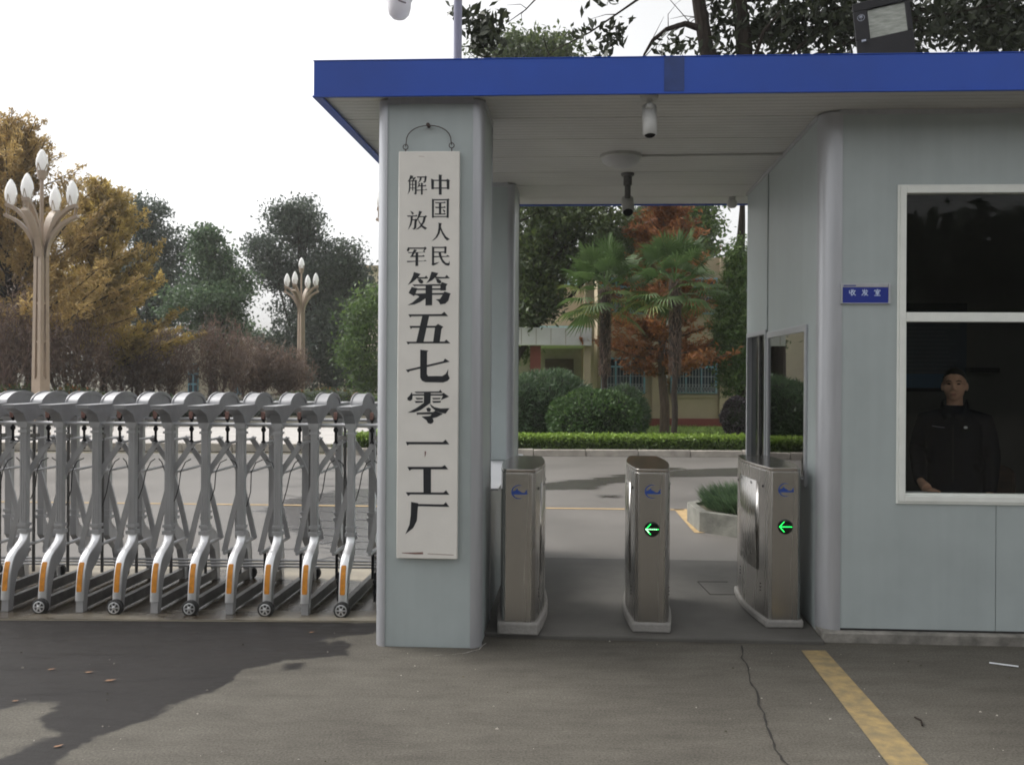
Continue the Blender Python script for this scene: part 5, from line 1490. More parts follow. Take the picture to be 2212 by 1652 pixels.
# planter with ornamental grass behind the passage
pc = Vector((2.62, 8.98, 0))
t = thing('planter', 'grey stone planter with a clipped polygon rim behind the turnstiles', 'planter', (pc.x, pc.y, 0))
mb = MB()
Rr = .80
oc = [(pc.x+Rr*cos(radians(22.5+45*k)), pc.y+Rr*sin(radians(22.5+45*k))) for k in range(8)]
oi = [(pc.x+(Rr-.09)*cos(radians(22.5+45*k)), pc.y+(Rr-.09)*sin(radians(22.5+45*k))) for k in range(8)]
for k in range(8):
    a, b, c_, d_ = oc[k], oc[(k+1)%8], oi[(k+1)%8], oi[k]
    mb.prism([(a[0],a[1],-.01),(b[0],b[1],-.01),(c_[0],c_[1],-.01),(d_[0],d_[1],-.01)], (0,0,.215))
mb.build('side_slabs', M['planter'], t, smooth=False, bevel=.006)
mb = MB(); mb.prism([(a[0],a[1],.0) for a in oi], (0,0,.17)); mb.build('soil', M['soil'], t, smooth=False)

# litter on the ground
def leaf_on_ground(x, y, size, rz, lab, m, group=None, nm='fallen_leaf', cat='leaf'):
    g = gpt(x, y, 0.004); mb = MB()
    pts = [(-.5,0,0),(-.25,.16,.10),(.1,.2,.05),(.5,.02,.16),(.15,-.18,.08),(-.25,-.15,.02)]
    c, s = cos(rz), sin(rz)
    vs = [(g.x+size*(a*c-b*s), g.y+size*(a*s+b*c), .004+size*z*.6) for a, b, z in pts] + [(g.x, g.y, .004+size*.02)]
    mb.add(vs, [(6,i,(i+1)%6) for i in range(6)])
    tag(mb.build(nm, m, origin=(g.x,g.y,.004), smooth=False), lab, cat, group)
Z3 = lambda a, b: (a*0.43577/1.17179, (1216+b*0.43577)/1.17179)
for k, (a, b, sz, rz, lab) in enumerate(((300,1095,.055,.4,'curled orange leaf, leftmost of three on the damp patch'),(518,1112,.06,.1,'flat orange leaf, middle of three on the damp patch'),(640,1160,.075,.15,'long pale brown leaf, rightmost of three on the damp patch'),(1155,805,.06,2.0,'brown leaf lying by the gate wheel on the track edge'),(1812,880,.05,.2,'small red leaf on the damp patch left of the pillar'),(340,1540,.055,.5,'tan leaf on the damp strip at the bottom left'),(90,1278,.045,.1,'tiny tan leaf near the left edge of the forecourt'))):
    x, y = Z3(a, b); leaf_on_ground(x, y, sz*.75, rz, lab, M['dry_leaf'], 'dry leaves on the forecourt')
p, q = gpt(2137,1432,.004), gpt(2200,1441,.004)
mb = MB(); mb.bar((p.x,p.y,.008),(q.x,q.y,.010),.012,.004); 
tag(mb.build('paper_strip', M['paper'], origin=(p.x,p.y,.004), smooth=False), 'thin white paper strip lying on the forecourt by the booth', 'litter')
p, q = gpt(1976,1548,.006), gpt(1992,1566,.006)
mb = MB(); mb.tube([p, (p+q)/2+Vector((.012,0,.004)), q], .004, 5)
tag(mb.build('twig', M['bark'], origin=tuple(p)), 'small dark twig lying on the yellow stripe', 'twig')

r = np.random.default_rng(12)
n = 240
gx, gy = r.uniform(-3.6,3.8,n), 2.9+2.4*r.random(n)
sz = .003+.005*r.random(n)**3
vs, fs = [], []
for k in range(n):
    b = len(vs); a0 = r.uniform(0,6)
    for q in range(3): vs.append((gx[k]+sz[k]*cos(a0+2.1*q)*(1+.5*(q==1)), gy[k]+sz[k]*sin(a0+2.1*q), .0006))
    vs.append((gx[k], gy[k], sz[k]*.9))
    fs += [(b,b+1,b+3),(b+1,b+2,b+3),(b+2,b,b+3)]
mb = MB(); mb.add(vs, fs); mb.m = [int(v) for v in np.repeat((r.random(n) < .5).astype(int), 3)]
tag(mb.build('grit', [M['kerb'], M['soil']], smooth=False), 'scattered tiny stones and grit on the forecourt', 'grit', kind='stuff')
# ================================================================== VEGETATION
def leaf_obj(name, C, L, W, m, parent=None, seed=0, dirs=None, droop=0.0, tint=None, fold=0.25, origin=None):
    """many small pointed leaf faces; C (N,3) world centres"""
    r = np.random.default_rng(seed)
    N = len(C)
    a = r.normal(size=(N,3)) if dirs is None else dirs + r.normal(size=(N,3))*.35
    a[:,2] -= droop
    a /= np.linalg.norm(a, axis=1, keepdims=True)+1e-9
    b = np.cross(a, r.normal(size=(N,3))); b /= np.linalg.norm(b, axis=1, keepdims=True)+1e-9
    nrm = np.cross(a, b)
    s = (0.65+0.7*r.random((N,1)))
    Lh, Wh = L/2*s, W/2*s
    P = np.empty((N,4,3))
    P[:,0] = C - a*Lh; P[:,2] = C + a*Lh
    P[:,1] = C + b*Wh + nrm*Wh*fold; P[:,3] = C - b*Wh + nrm*Wh*fold
    off = ORG[parent.name] if parent is not None else (Vector(origin) if origin is not None else Vector((0,0,0)))
    P -= np.array(off)
    me = bpy.data.meshes.new(name)
    me.vertices.add(N*4); me.vertices.foreach_set('co', P.ravel())
    me.loops.add(N*4); me.loops.foreach_set('vertex_index', np.arange(N*4))
    me.polygons.add(N); me.polygons.foreach_set('loop_start', np.arange(0,N*4,4)); me.polygons.foreach_set('loop_total', np.full(N,4))
    me.update(calc_edges=True)
    if tint is None: tint = r.random(N)
    tint = np.clip(tint, 0, 1)
    at = me.attributes.new('tint', 'FLOAT', 'FACE'); at.data.foreach_set('value', tint.astype(np.float32))
    o = link_mesh(name, me, m, parent, smooth=False)
    if parent is None:
        o.location = off; ORG[o.name] = Vector(off)
    return o

def blob_points(r, blobs, dens, sig, per):
    """clumped points inside ellipsoids: blobs = [(c, (rx,ry,rz), weight)]"""
    out, tint = [], []
    for c, rad, w in blobs:
        n = max(3, int(dens*w))
        u = r.normal(size=(n,3)); u /= np.linalg.norm(u, axis=1, keepdims=True)
        u *= (r.random((n,1))**.42)
        u *= 0.86 + .28*r.random((n,1))
        cc = np.array(c) + u*np.array(rad)
        base = .25 + .45*r.random(n) + .18*u[:,2]  # lighter towards each blob's top: lit tops put into the leaf tint
        for k in range(n):
            q = max(2, int(per*(.5+r.random())))
            pts = cc[k] + r.normal(size=(q,3))*np.array([sig,sig,sig*.62])
            out.append(pts); tint.append(base[k] + .2*r.normal(size=q))
    return np.concatenate(out), np.concatenate(tint)

def pxblob(x, y, rx, ry, Y, w=1.0, dY=0.0, deep=1.0):
    p = px(x, y, Y); k = Y/F
    return ((p.x, Y+dY, p.z), (rx*k, rx*k*deep, ry*k), w)

def tree(name, label, cat, base, height, r0, blobs, leaf, m, bark, seed, dens, per, sig, group=None, lean=(0,0), fork=6, crown_name='crown', z0=.10, droop=.15):
    r = np.random.default_rng(seed); rg = random.Random(seed)
    t = thing(name, label, cat, (base[0], base[1], z0), 0, group)
    mb = MB(); n = 8
    top = Vector((base[0]+lean[0], base[1]+lean[1], height))
    b0 = Vector((base[0], base[1], z0-.05))
    path, rad = [], []
    for i in range(n+1):
        k = i/n; p = b0.lerp(top, k)
        p.x += rg.uniform(-.05,.05)*height*.06; p.y += rg.uniform(-.05,.05)*height*.06
        path.append(p); rad.append(r0*(1-.75*k)*(1.5 if i == 0 else 1))
    mb.tube(path, rad, 9)
    for c, rd, w in blobs:
        for q in range(max(1, int(fork*w))):
            i = rg.randrange(2, n); s = path[i]
            e = Vector(c)+Vector((rg.uniform(-.7,.7)*rd[0], rg.uniform(-.7,.7)*rd[1], rg.uniform(-.5,.6)*rd[2]))
            mid = s.lerp(e, .5)+Vector((0,0,-.06*(e-s).length))
            mb.tube([s, mid, e], [rad[i]*.5, rad[i]*.28, rad[i]*.06], 5, cap=False)
    mb.build('trunk', bark, t)
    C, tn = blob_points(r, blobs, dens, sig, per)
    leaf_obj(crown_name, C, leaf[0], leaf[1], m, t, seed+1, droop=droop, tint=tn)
    return t

def spire_tree(label, base, top_z, z_first, reach, m, bark, seed, nb, leaf, per, r0=.14, group=None, up=(.35,.9), z0=.1, tipx=0):
    """autumn tree with feathered, upward swept branches"""
    rg = random.Random(seed); r = np.random.default_rng(seed)
    t = thing('autumn_tree', label, 'tree', (base[0], base[1], z0), 0, group)
    mb = MB()
    path = [Vector((base[0]+rg.uniform(-.06,.06), base[1]+rg.uniform(-.06,.06), z0-.05+(top_z-z0)*k/9)) for k in range(10)]
    mb.tube(path, [r0*(1-.93*k/9) for k in range(10)], 8)
    C, D, T = [], [], []
    for b in range(nb):
        k = rg.random()**.85
        z = z_first+(top_z-z_first)*k
        L_ = reach*(1-.78*k)*rg.uniform(.6,1.15)
        a = rg.uniform(0, 2*pi); e = rg.uniform(*up)*(1 if k > .25 else .5)
        d = Vector((cos(a)*cos(e), sin(a)*cos(e), sin(e)))
        s = Vector((base[0], base[1], z))
        p = [s + d*(L_*q/5) + Vector((0,0,.10*L_*(q/5)**2)) for q in range(6)]
        mb.tube(p, [r0*.30*(1-k*.6)*(1-.85*q/5)+.004 for q in range(6)], 4, cap=False)
        # side twigs
        shade = .15+.6*rg.random()
        ns = int(5+L_*5)
        for q in range(ns):
            f = .15+.85*(q+rg.random())/ns
            i = min(4, int(f*5)); pt = p[i].lerp(p[i+1], f*5-i)
            ta = rg.uniform(0, 2*pi)
            td = (d*.7 + Vector((cos(ta), sin(ta), rg.uniform(-.4,.7)))*.75).normalized()
            tl = (.14+.55*(1-f)**1.2)*rg.uniform(.4,1.15)*(.45+.30*L_)
            mm = max(2, int(per*tl*2.2))
            u = r.random(mm)
            pts = np.array(pt)+np.outer(u*tl, np.array(td)) + r.normal(size=(mm,3))*(.05+.03*tl)
            C.append(pts); D.append(np.tile(np.array(td), (mm,1))); T.append(shade+.22*r.normal(size=mm))
    mb.build('trunk', bark, t)
    leaf_obj('crown', np.concatenate(C), leaf[0], leaf[1], m, t, seed+3, dirs=np.concatenate(D)*.6, tint=np.concatenate(T))
    return t

def bare_shrub(label, x, ytop, Y, width, seed, m=None, n=70, group='bare shrubs beyond the gate', z0=.10, dens=1.0):
    rg = random.Random(seed); r = np.random.default_rng(seed)
    p = px(x, ytop, Y); H = p.z-z0
    t = thing('bare_shrub', label, 'shrub', (p.x, Y, z0), 0, group)
    mb = MB(); C, D = [], []
    for s in range(rg.randrange(5,8)):
        a = rg.uniform(0, 2*pi); sp = rg.uniform(.1,.45)
        b0 = Vector((p.x+rg.uniform(-.25,.25), Y+rg.uniform(-.25,.25), z0-.03))
        b1 = b0+Vector((cos(a)*sp*width*.6, sin(a)*sp*width*.6, H*rg.uniform(.30,.45)))
        mb.tube([b0, b0.lerp(b1,.5)+Vector((rg.uniform(-.08,.08),0,0)), b1], [.055,.042,.03], 5, cap=False)
        for q in range(n//6):
            a2 = a+rg.uniform(-1.6,1.6); rr = width*.5*rg.uniform(.2,1.0)
            hh = H*(1-.35*(rr/(width*.5))**2)*rg.uniform(.72,1.02)
            e = Vector((p.x+cos(a2)*rr, Y+sin(a2)*rr, z0+hh))
            st = b0.lerp(b1, rg.uniform(.5,1)); mid = st.lerp(e,.5)+Vector((cos(a2)*.12,sin(a2)*.12,-.05*H))
            mb.tube([st, mid, e], [.018,.011,.004], 4, cap=False)
            k = int(80*dens)
            u = r.random(k)**.7
            pts = np.where(u[:,None] < .5, np.array(st)+np.outer(u*2, np.array(mid-st)), np.array(mid)+np.outer((u-.5)*2, np.array(e-mid)))
            C.append(pts+r.normal(size=(k,3))*.19*width*.3); D.append(np.tile(np.array((e-mid).normalized()), (k,1)))
    mb.build('stems', M['twig'], t)
    leaf_obj('twigs', np.concatenate(C), .21, .026, m or M['lf_brown'], t, seed+5, dirs=np.concatenate(D)*.45, fold=.1)
    return t

def mound(name, label, cat, c, rad, leaf, m, seed, n, group=None, z0=.09, core=.90, flat=0.0, per=1):
    """dense clipped or natural shrub: leaves over an inner dark mass"""
    r = np.random.default_rng(seed)
    t = thing(name, label, cat, (c[0], c[1], z0), 0, group)
    u = r.normal(size=(n,3)); u /= np.linalg.norm(u, axis=1, keepdims=True)
    lump = 1 + .05*np.sin(u[:,0]*7+seed)*np.cos(u[:,2]*6) + .04*np.sin(u[:,1]*9+u[:,2]*5)
    rr = (.88+.15*r.random(n))*lump
    P = u*rr[:,None]*np.array(rad)+np.array(c)
    keep = P[:,2] > z0+.01
    P = P[keep]; uu = u[keep]
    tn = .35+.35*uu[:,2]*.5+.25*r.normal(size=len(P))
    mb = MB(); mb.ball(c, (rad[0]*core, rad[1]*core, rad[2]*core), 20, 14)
    mb.build('inner_branches', M['core'], t)
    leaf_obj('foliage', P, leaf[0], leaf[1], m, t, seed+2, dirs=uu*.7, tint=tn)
    return t

# ---- left of the pillar
p = px(20, 800, 26.5)
spire_tree('tall golden autumn tree nearest the left edge behind the lamp', (p.x, 26.5), 8.7, 1.8, 4.6, M['lf_yellow'], M['bark'], 21, 165, (.16,.038), 46, .17, 'autumn trees beyond the gate')
p = px(-180, 800, 27.5)
spire_tree('golden autumn tree cut off by the left edge of the photo', (p.x, 27.5), 8.6, 1.8, 4.0, M['lf_yellow'], M['bark'], 22, 130, (.17,.04), 40, .17, 'autumn trees beyond the gate')
p = px(222, 800, 29.5)
spire_tree('smaller olive gold autumn tree right of the left lamp', (p.x, 29.5), 7.6, 1.2, 3.5, M['lf_gold2'], M['bark'], 23, 160, (.17,.046), 46, .14, 'autumn trees beyond the gate')
def L_tree(label, x, Y, blobs, m, seed, dens=95, per=42, sig=.30, leaf=(.19,.09), top=None, r0=.2):
    p = px(x, 800, Y)
    bl = [pxblob(*b[:4], Y, b[4] if len(b) > 4 else 1.0, rg_.uniform(-1,1)) for b in blobs]
    zt = top or max(b[0][2] for b in bl)
    return tree('evergreen_tree', label, 'tree', (p.x, Y), zt, r0, bl, leaf, m, M['bark'], seed, dens, per, sig, 'evergreen trees beyond the gate', fork=5)
rg_ = random.Random(1)
L_tree('dark round topped evergreen just right of the gold trees', 325, 44, [(318,470,52,45,.8),(330,530,78,60,1.3),(300,600,80,60,1.2),(355,640,75,70,1.2),(310,710,90,60,1.2)], M['lf_dark'], 31)
L_tree('grey green pointed evergreen between two dark evergreens', 462, 41, [(448,515,22,26,.4),(455,560,45,38,.8),(470,610,72,48,1.2),(440,660,70,50,1.1),(505,655,45,35,.6),(470,715,62,45,1.0)], M['lf_mid'], 32)
L_tree('tall dark evergreen with two domes behind the far lamp', 645, 45, [(632,470,62,42,1.1),(650,510,60,38,.8),(585,545,42,36,.5),(740,565,56,48,1.0),(690,590,80,50,1.2),(610,590,62,46,1.0),(755,620,50,50,.8),(690,660,105,60,1.6),(665,730,95,60,1.4),(745,720,60,60,.9),(700,800,105,50,1.3),(630,790,60,50,.8),(770,800,50,45,.6)], M['lf_dark'], 33, dens=100)
L_tree('fresh green young tree beside the sign pillar', 790, 34, [(785,690,42,46,1.0),(812,650,34,40,.7),(770,760,40,44,.8),(830,740,45,50,.8),(785,815,40,40,.6),(840,820,40,40,.6)], M['lf_light'], 34, dens=60, per=28, leaf=(.16,.07), sig=.24, r0=.10)
L_tree('distant grey green tree seen through the gap by the far lamp', 520, 62, [(520,730,60,40,1.0),(470,745,60,36,1.0),(560,745,40,30,.6)], M['lf_mid'], 35, dens=50, leaf=(.26,.12))
L_tree('dark evergreen at the far left behind the gold trees', 60, 48, [(40,620,90,80,1.2),(-30,560,90,90,1.2),(120,680,90,70,1.2),(180,640,70,70,1.0)], M['lf_dark'], 36, dens=70)
for k, (x, y, Y, w, lab) in enumerate(((40,600,24.5,3.0,'tall reddish bare shrub at the left edge behind the lamp'),(165,655,25.5,2.6,'reddish bare shrub just right of the left lamp'),(-60,640,25,3.0,'reddish bare shrub cut off by the left edge'),(285,700,30,2.7,'dull brown bare shrub below the dark round evergreen'),(375,690,31,2.6,'brown bare shrub left of the cream building'),(480,672,31,2.6,'brown bare shrub standing in front of the cream building'),(545,720,33,2.4,'low brown bare shrub right of the cream building'),(625,735,34,2.4,'low brown bare shrub behind the far lamp'))):
    bare_shrub(lab, x, y, Y, w, 50+k)
# low planting along the bed
for k, (x, y, Y, rx, m, lab) in enumerate(((30,832,23.6,1.3,'lf_flower','low flowering shrub with red tips at the left edge'),(160,834,23.8,1.2,'lf_flower','low flowering shrub with red tips right of the left lamp'),(245,846,24.5,.9,'lf_dark','low dark shrub between the flowering shrubs and the bare stems'),(340,848,27,.8,'lf_mid','rounded grey green shrub left of the cream building'),(400,868,27.5,1.1,'lf_dark','low dark hedge plant below the cream building'),(470,868,27.5,1.1,'lf_purple','dark purple low shrub below the cream building'),(560,862,28,1.3,'lf_dark','low dark shrub left of the far lamp'),(705,838,29,1.9,'lf_flower','wide low shrub with red tips right of the far lamp'),(785,850,29,1.2,'lf_light','low green shrub next to the sign pillar'),(860,862,29,1.5,'lf_dark','low dark shrub hidden behind the sign pillar'))):
    p = px(x, y, Y)
    z = max(.5, p.z)
    mound('low_shrub', lab, 'shrub', (p.x, Y, .25), (rx, .8, z-.25), (.12,.06), M[m], 70+k, 1500, 'low shrubs in the far bed', z0=.11)

# cream buildings beyond the trees
def block(name, label, x0, x1, ytop, Y, m, depth=10):
    a, b = px(x0, ytop, Y), px(x1, ytop, Y)
    t = thing(name, label, 'building', (a.x, Y, .1))
    return t, a.x, b.x, a.z
t, a, b, z = block('cream_building', 'cream building with pale blue window frames glimpsed under the bare shrubs', 372, 560, 735, 50, None)
mb = MB(); mb.box((a,50,.0),(b,58,z)); mb.build('wall', M['wall_cream'], t, smooth=False)
mb = MB(); mb.box((a-.3,49.7,z),(b+.3,58.3,z+.25)); mb.build('roof', M['wall_beige'], t, smooth=False)
for x in (418, 515, 472):
    if x == 472: continue
    q0, q1 = px(x-11, 785, 50), px(x+11, 852, 50)
    mb = MB(); mb.box((q0.x,49.93,q1.z),(q1.x,49.99,q0.z)); wo_ = mb.build('window', M['cyan_frame'], t, smooth=False)
    mb = MB()
    w = (q1.x-q0.x)
    for c in range(2):
        for r_ in range(3):
            mb.box((q0.x+.06+c*w/2,49.91,q1.z+.06+r_*(q0.z-q1.z)/3),(q0.x+w/2-.04+c*w/2,49.929,q1.z+(r_+1)*(q0.z-q1.z)/3-.05))
    mb.build('pane', M['win_dark'], wo_, smooth=False)
t, a, b, z = block('apartment_block', 'tall cream block showing a strip beside the sign pillar', 690, 1010, 583, 62, None)
mb = MB(); mb.box((a,62,.0),(b,72,z)); mb.build('wall', M['wall_cream'], t, smooth=False)
mb = MB(); mb.box((a-.3,61.6,z),(b+.3,72.3,z+.3)); mb.build('roof', M['wall_beige'], t, smooth=False)
for fy in (610, 690, 830):
    for x in (720, 790, 850, 920):
        q0, q1 = px(x-14, fy-16, 62), px(x+14, fy+18, 62)
        mb = MB(); mb.box((q0.x,61.93,q1.z),(q1.x,61.99,q0.z)); wo_ = mb.build('window', M['white_frame'], t, smooth=False)
        mb = MB()
        for c in range(3):
            w = (q1.x-q0.x)/3; mb.box((q0.x+.05+c*w,61.91,q1.z+.06),(q0.x+w-.03+c*w,61.929,q0.z-.06))
        mb.build('pane', M['win_dark'], wo_, smooth=False)

# ---- passage view: the office building
YB = 24.0
def bx_(x): return (x-1106)*YB/F
def bz_(y, x=1365): return px(x, y, YB).z
OB = thing('office_building', 'beige two storey office with pale blue barred windows and a red base band', 'building', (bx_(1350), YB, .09))
zt = 4.75
mb = MB(); mb.box((bx_(1290),YB,.0),(bx_(1800),YB+8,zt)); mb.build('wall', M['wall_beige'], OB, smooth=False)
# left wing set back beside the porch
mb = MB(); mb.box((bx_(1157),YB+1.2,.0),(bx_(1290),YB+8,bz_(600)))
mb.build('wing_wall', M['wall_beige'], OB, smooth=False)
mb = MB(); mb.box((bx_(1150),YB+1.1,bz_(607)),(bx_(1290),YB+8,bz_(598))); mb.build('wing_coping', M['cyan_band'], OB, smooth=False)
mb = MB(); mb.box((bx_(1157),YB+1.17,bz_(706)),(bx_(1290),YB+1.2,bz_(700))); mb.build('blue_band', M['cyan_band'], OB, smooth=False)
mb = MB(); mb.box((bx_(1288),YB-.03,.09),(bx_(1800),YB,bz_(903))); mb.build('base_band', M['wall_red'], OB, smooth=False)
# wall pilasters and string course
mb = MB()
for x0, x1 in ((1262,1282),(1408,1430),(1553,1572),(1700,1722)):
    mb.box((bx_(x0),YB-.10,bz_(903)),(bx_(x1),YB,zt))
mb.build('pilaster', M['wall_beige'], OB, smooth=False)
mb = MB()
for x0, x1 in ((1300,1407),(1431,1552),(1573,1699)):
    mb.box((bx_(x0),YB-.05,bz_(858)),(bx_(x1),YB,bz_(852)))
    mb.box((bx_(x0),YB-.04,bz_(768)),(bx_(x1),YB,bz_(764)))
mb.build('sill_band', M['wall_beige'], OB, smooth=False)
mb = MB(); mb.tube([(bx_(1437),YB-.09,.1),(bx_(1437),YB-.09,zt)], .045, 10); mb.build('drainpipe', M['canopy'], OB)
def office_window(x0, x1, y0, y1, cols):
    a, b, zb, zt_ = bx_(x0), bx_(x1), bz_(y1), bz_(y0)
    mb = MB(); mb.box((a+.03,YB-.02,zb+.03),(b-.03,YB-.005,zt_-.03))
    pn = mb.build('pane', M['win_dark'], None, smooth=False)
    mb = MB(); f = .045
    mb.box((a,YB-.08,zb),(b,YB-.021,zb+f)); mb.box((a,YB-.08,zt_-f),(b,YB-.021,zt_)); mb.box((a,YB-.08,zb+f),(a+f,YB-.021,zt_-f)); mb.box((b-f,YB-.08,zb+f),(b,YB-.021,zt_-f))
    for c in range(1, cols):
        x = a+(b-a)*c/cols; mb.box((x-.02,YB-.075,zb+f),(x+.02,YB-.021,zt_-f))
    zz_ = zb+(zt_-zb)*.74; mb.box((a+f,YB-.078,zz_-.025),(b-f,YB-.022,zz_+.025))
    w = mb.build('window', M['cyan_frame'], OB, smooth=False)
    pn.parent = w; pn.data.transform(Matrix.Translation(-ORG[OB.name])); ORG[pn.name] = ORG[OB.name]
    mb = MB(); n = int((b-a)/.085)
    for c in range(1, n):
        x = a+(b-a)*c/n; mb.box((x-.006,YB-.115,zb-.02),(x+.006,YB-.10,zz_))
    for k in range(3): mb.box((a,YB-.12,zb+.02+k*.22),(b,YB-.115,zb+.035+k*.22))
    for c in range(n):
        x = a+(b-a)*c/n
        mb.bar((x,YB-.122,zb+.02),(x+(b-a)/n,YB-.122,zb+.24),.01,.01,up=(0,1,0)); mb.bar((x,YB-.126,zb+.24),(x+(b-a)/n,YB-.126,zb+.02),.01,.01,up=(0,1,0))
    mb.build('grille', M['grille'], w, smooth=False)
office_window(1298, 1393, 772, 849, 3)
office_window(1448, 1548, 772, 849, 3)
office_window(1590, 1690, 772, 849, 3)
for x0, x1 in ((1298,1393),(1448,1548),(1590,1690)): office_window(x0, x1, 600, 678, 3)
# porch
mb = MB(); mb.box((bx_(1085),YB-2.2,bz_(752)),(bx_(1262),YB+1.15,bz_(717)))
po = mb.build('porch_canopy', M['canopy'], OB, smooth=False, bevel=.01)
mb = MB()
for x in range(1095, 1262, 29):
    mb = MB(); mb.box((bx_(x)-.008,YB-2.203,bz_(750)),(bx_(x)+.008,YB-2.2,bz_(719))); mb.build('tile_joint', M['recess'], po, smooth=False)
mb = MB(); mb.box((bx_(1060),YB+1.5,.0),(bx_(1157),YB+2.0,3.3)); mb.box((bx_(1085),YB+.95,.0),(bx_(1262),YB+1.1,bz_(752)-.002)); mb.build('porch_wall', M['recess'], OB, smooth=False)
mb = MB(); mb.box((bx_(1142),YB-1.9,.0),(bx_(1163),YB-1.7,bz_(752)-.002)); mb.build('porch_column', M['wall_red'], OB, smooth=False)
mb = MB(); mb.box((bx_(1248),YB-2.0,.0),(bx_(1262),YB-1.75,bz_(752)-.002)); mb.build('porch_column', M['wall_beige'], OB, smooth=False)
mb = MB(); mb.box((bx_(1180),YB+.90,.1),(bx_(1244),YB+.95,bz_(775))); mb.build('door', M['wood'], OB, smooth=False)

# ---- hedge and shrubs in the passage view
r = np.random.default_rng(90)
hg = thing('clipped_hedge', 'long low clipped hedge with bright tips along the kerb', 'hedge', (3.0, 16.7, .09))
n = 70000
x = r.uniform(-3.3, 18, n); 
s = r.random(n)
yy = np.where(s < .45, r.uniform(16.45,16.95,n), 16.47+.05*r.normal(size=n))
zz = np.where(s < .45, .355+.020*r.normal(size=n), r.uniform(.10,.36,n))
C = np.stack([x, yy, zz], 1)
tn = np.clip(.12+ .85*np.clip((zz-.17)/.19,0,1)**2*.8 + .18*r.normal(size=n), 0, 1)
mb = MB(); mb.box((-3.3,16.50,.09),(18,16.92,.325)); mb.build('inner_branches', M['core'], hg, smooth=False)
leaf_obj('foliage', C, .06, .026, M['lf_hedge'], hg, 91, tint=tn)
p = px(1285, 880, 18.2)
mound('round_bush', 'clipped round green bush on the lawn left of the thin palm', 'bush', (p.x, 18.2, .52), (.99,.95,.71), (.085,.042), M['lf_bush'], 92, 11000)
p = px(1185, 880, 19.6)
mound('spreading_shrub', 'wide feathery green shrub behind the round bush', 'shrub', (p.x, 19.6, .62), (1.05,1.0,1.02), (.17,.022), M['lf_mid'], 93, 9000, core=.84)
p = px(1122, 880, 19.2)
mound('spreading_shrub', 'feathery green shrub at the left edge of the passage', 'shrub', (p.x, 19.2, .55), (.75,.8,.95), (.17,.022), M['lf_mid'], 94, 5000, core=.84)
p = px(1345, 860, 20.4)
mound('spreading_shrub', 'small blue green shrub between the round bush and the office window', 'shrub', (p.x, 20.4, .55), (.62,.6,.72), (.15,.022), M['lf_mid'], 95, 4000, core=.84)
p = px(1592, 895, 20.0)
mound('purple_shrub', 'dark purple clipped shrub at the right end of the lawn', 'shrub', (p.x, 20.0, .55), (.36,.36,.48), (.07,.04), M['lf_purple'], 96, 3200)
# lawn blades as countless ground cover
n = 14000
C = np.stack([r.uniform(-3.2,14,n), r.uniform(17.1,23.9,n), .09+.02+.02*r.random(n)], 1)
o = leaf_obj('grass', C, .07, .014, M['lf_grass'], None, 97, dirs=np.tile(np.array([0,0,1.2]),(n,1)))
tag(o, 'short mown grass blades on the lawn', 'grass', kind='stuff')
# grass in the planter
gp = thing('ornamental_grass', 'bushy clump of long green grass growing in the stone planter', 'plant', (pc.x, pc.y, .16))
n = 7000
ang = r.uniform(0,2*pi,n); rad = np.sqrt(r.random(n))*.62
D = np.stack([np.cos(ang)*rad*1.3, np.sin(ang)*rad*1.3, .55+.4*r.random(n)],1)
C = np.stack([pc.x+np.cos(ang)*rad, pc.y+np.sin(ang)*rad, .20+.15*r.random(n)*(1.3-rad)],1)
leaf_obj('blades', C, .24, .009, M['lf_mid'], gp, 98, dirs=D*2.2)

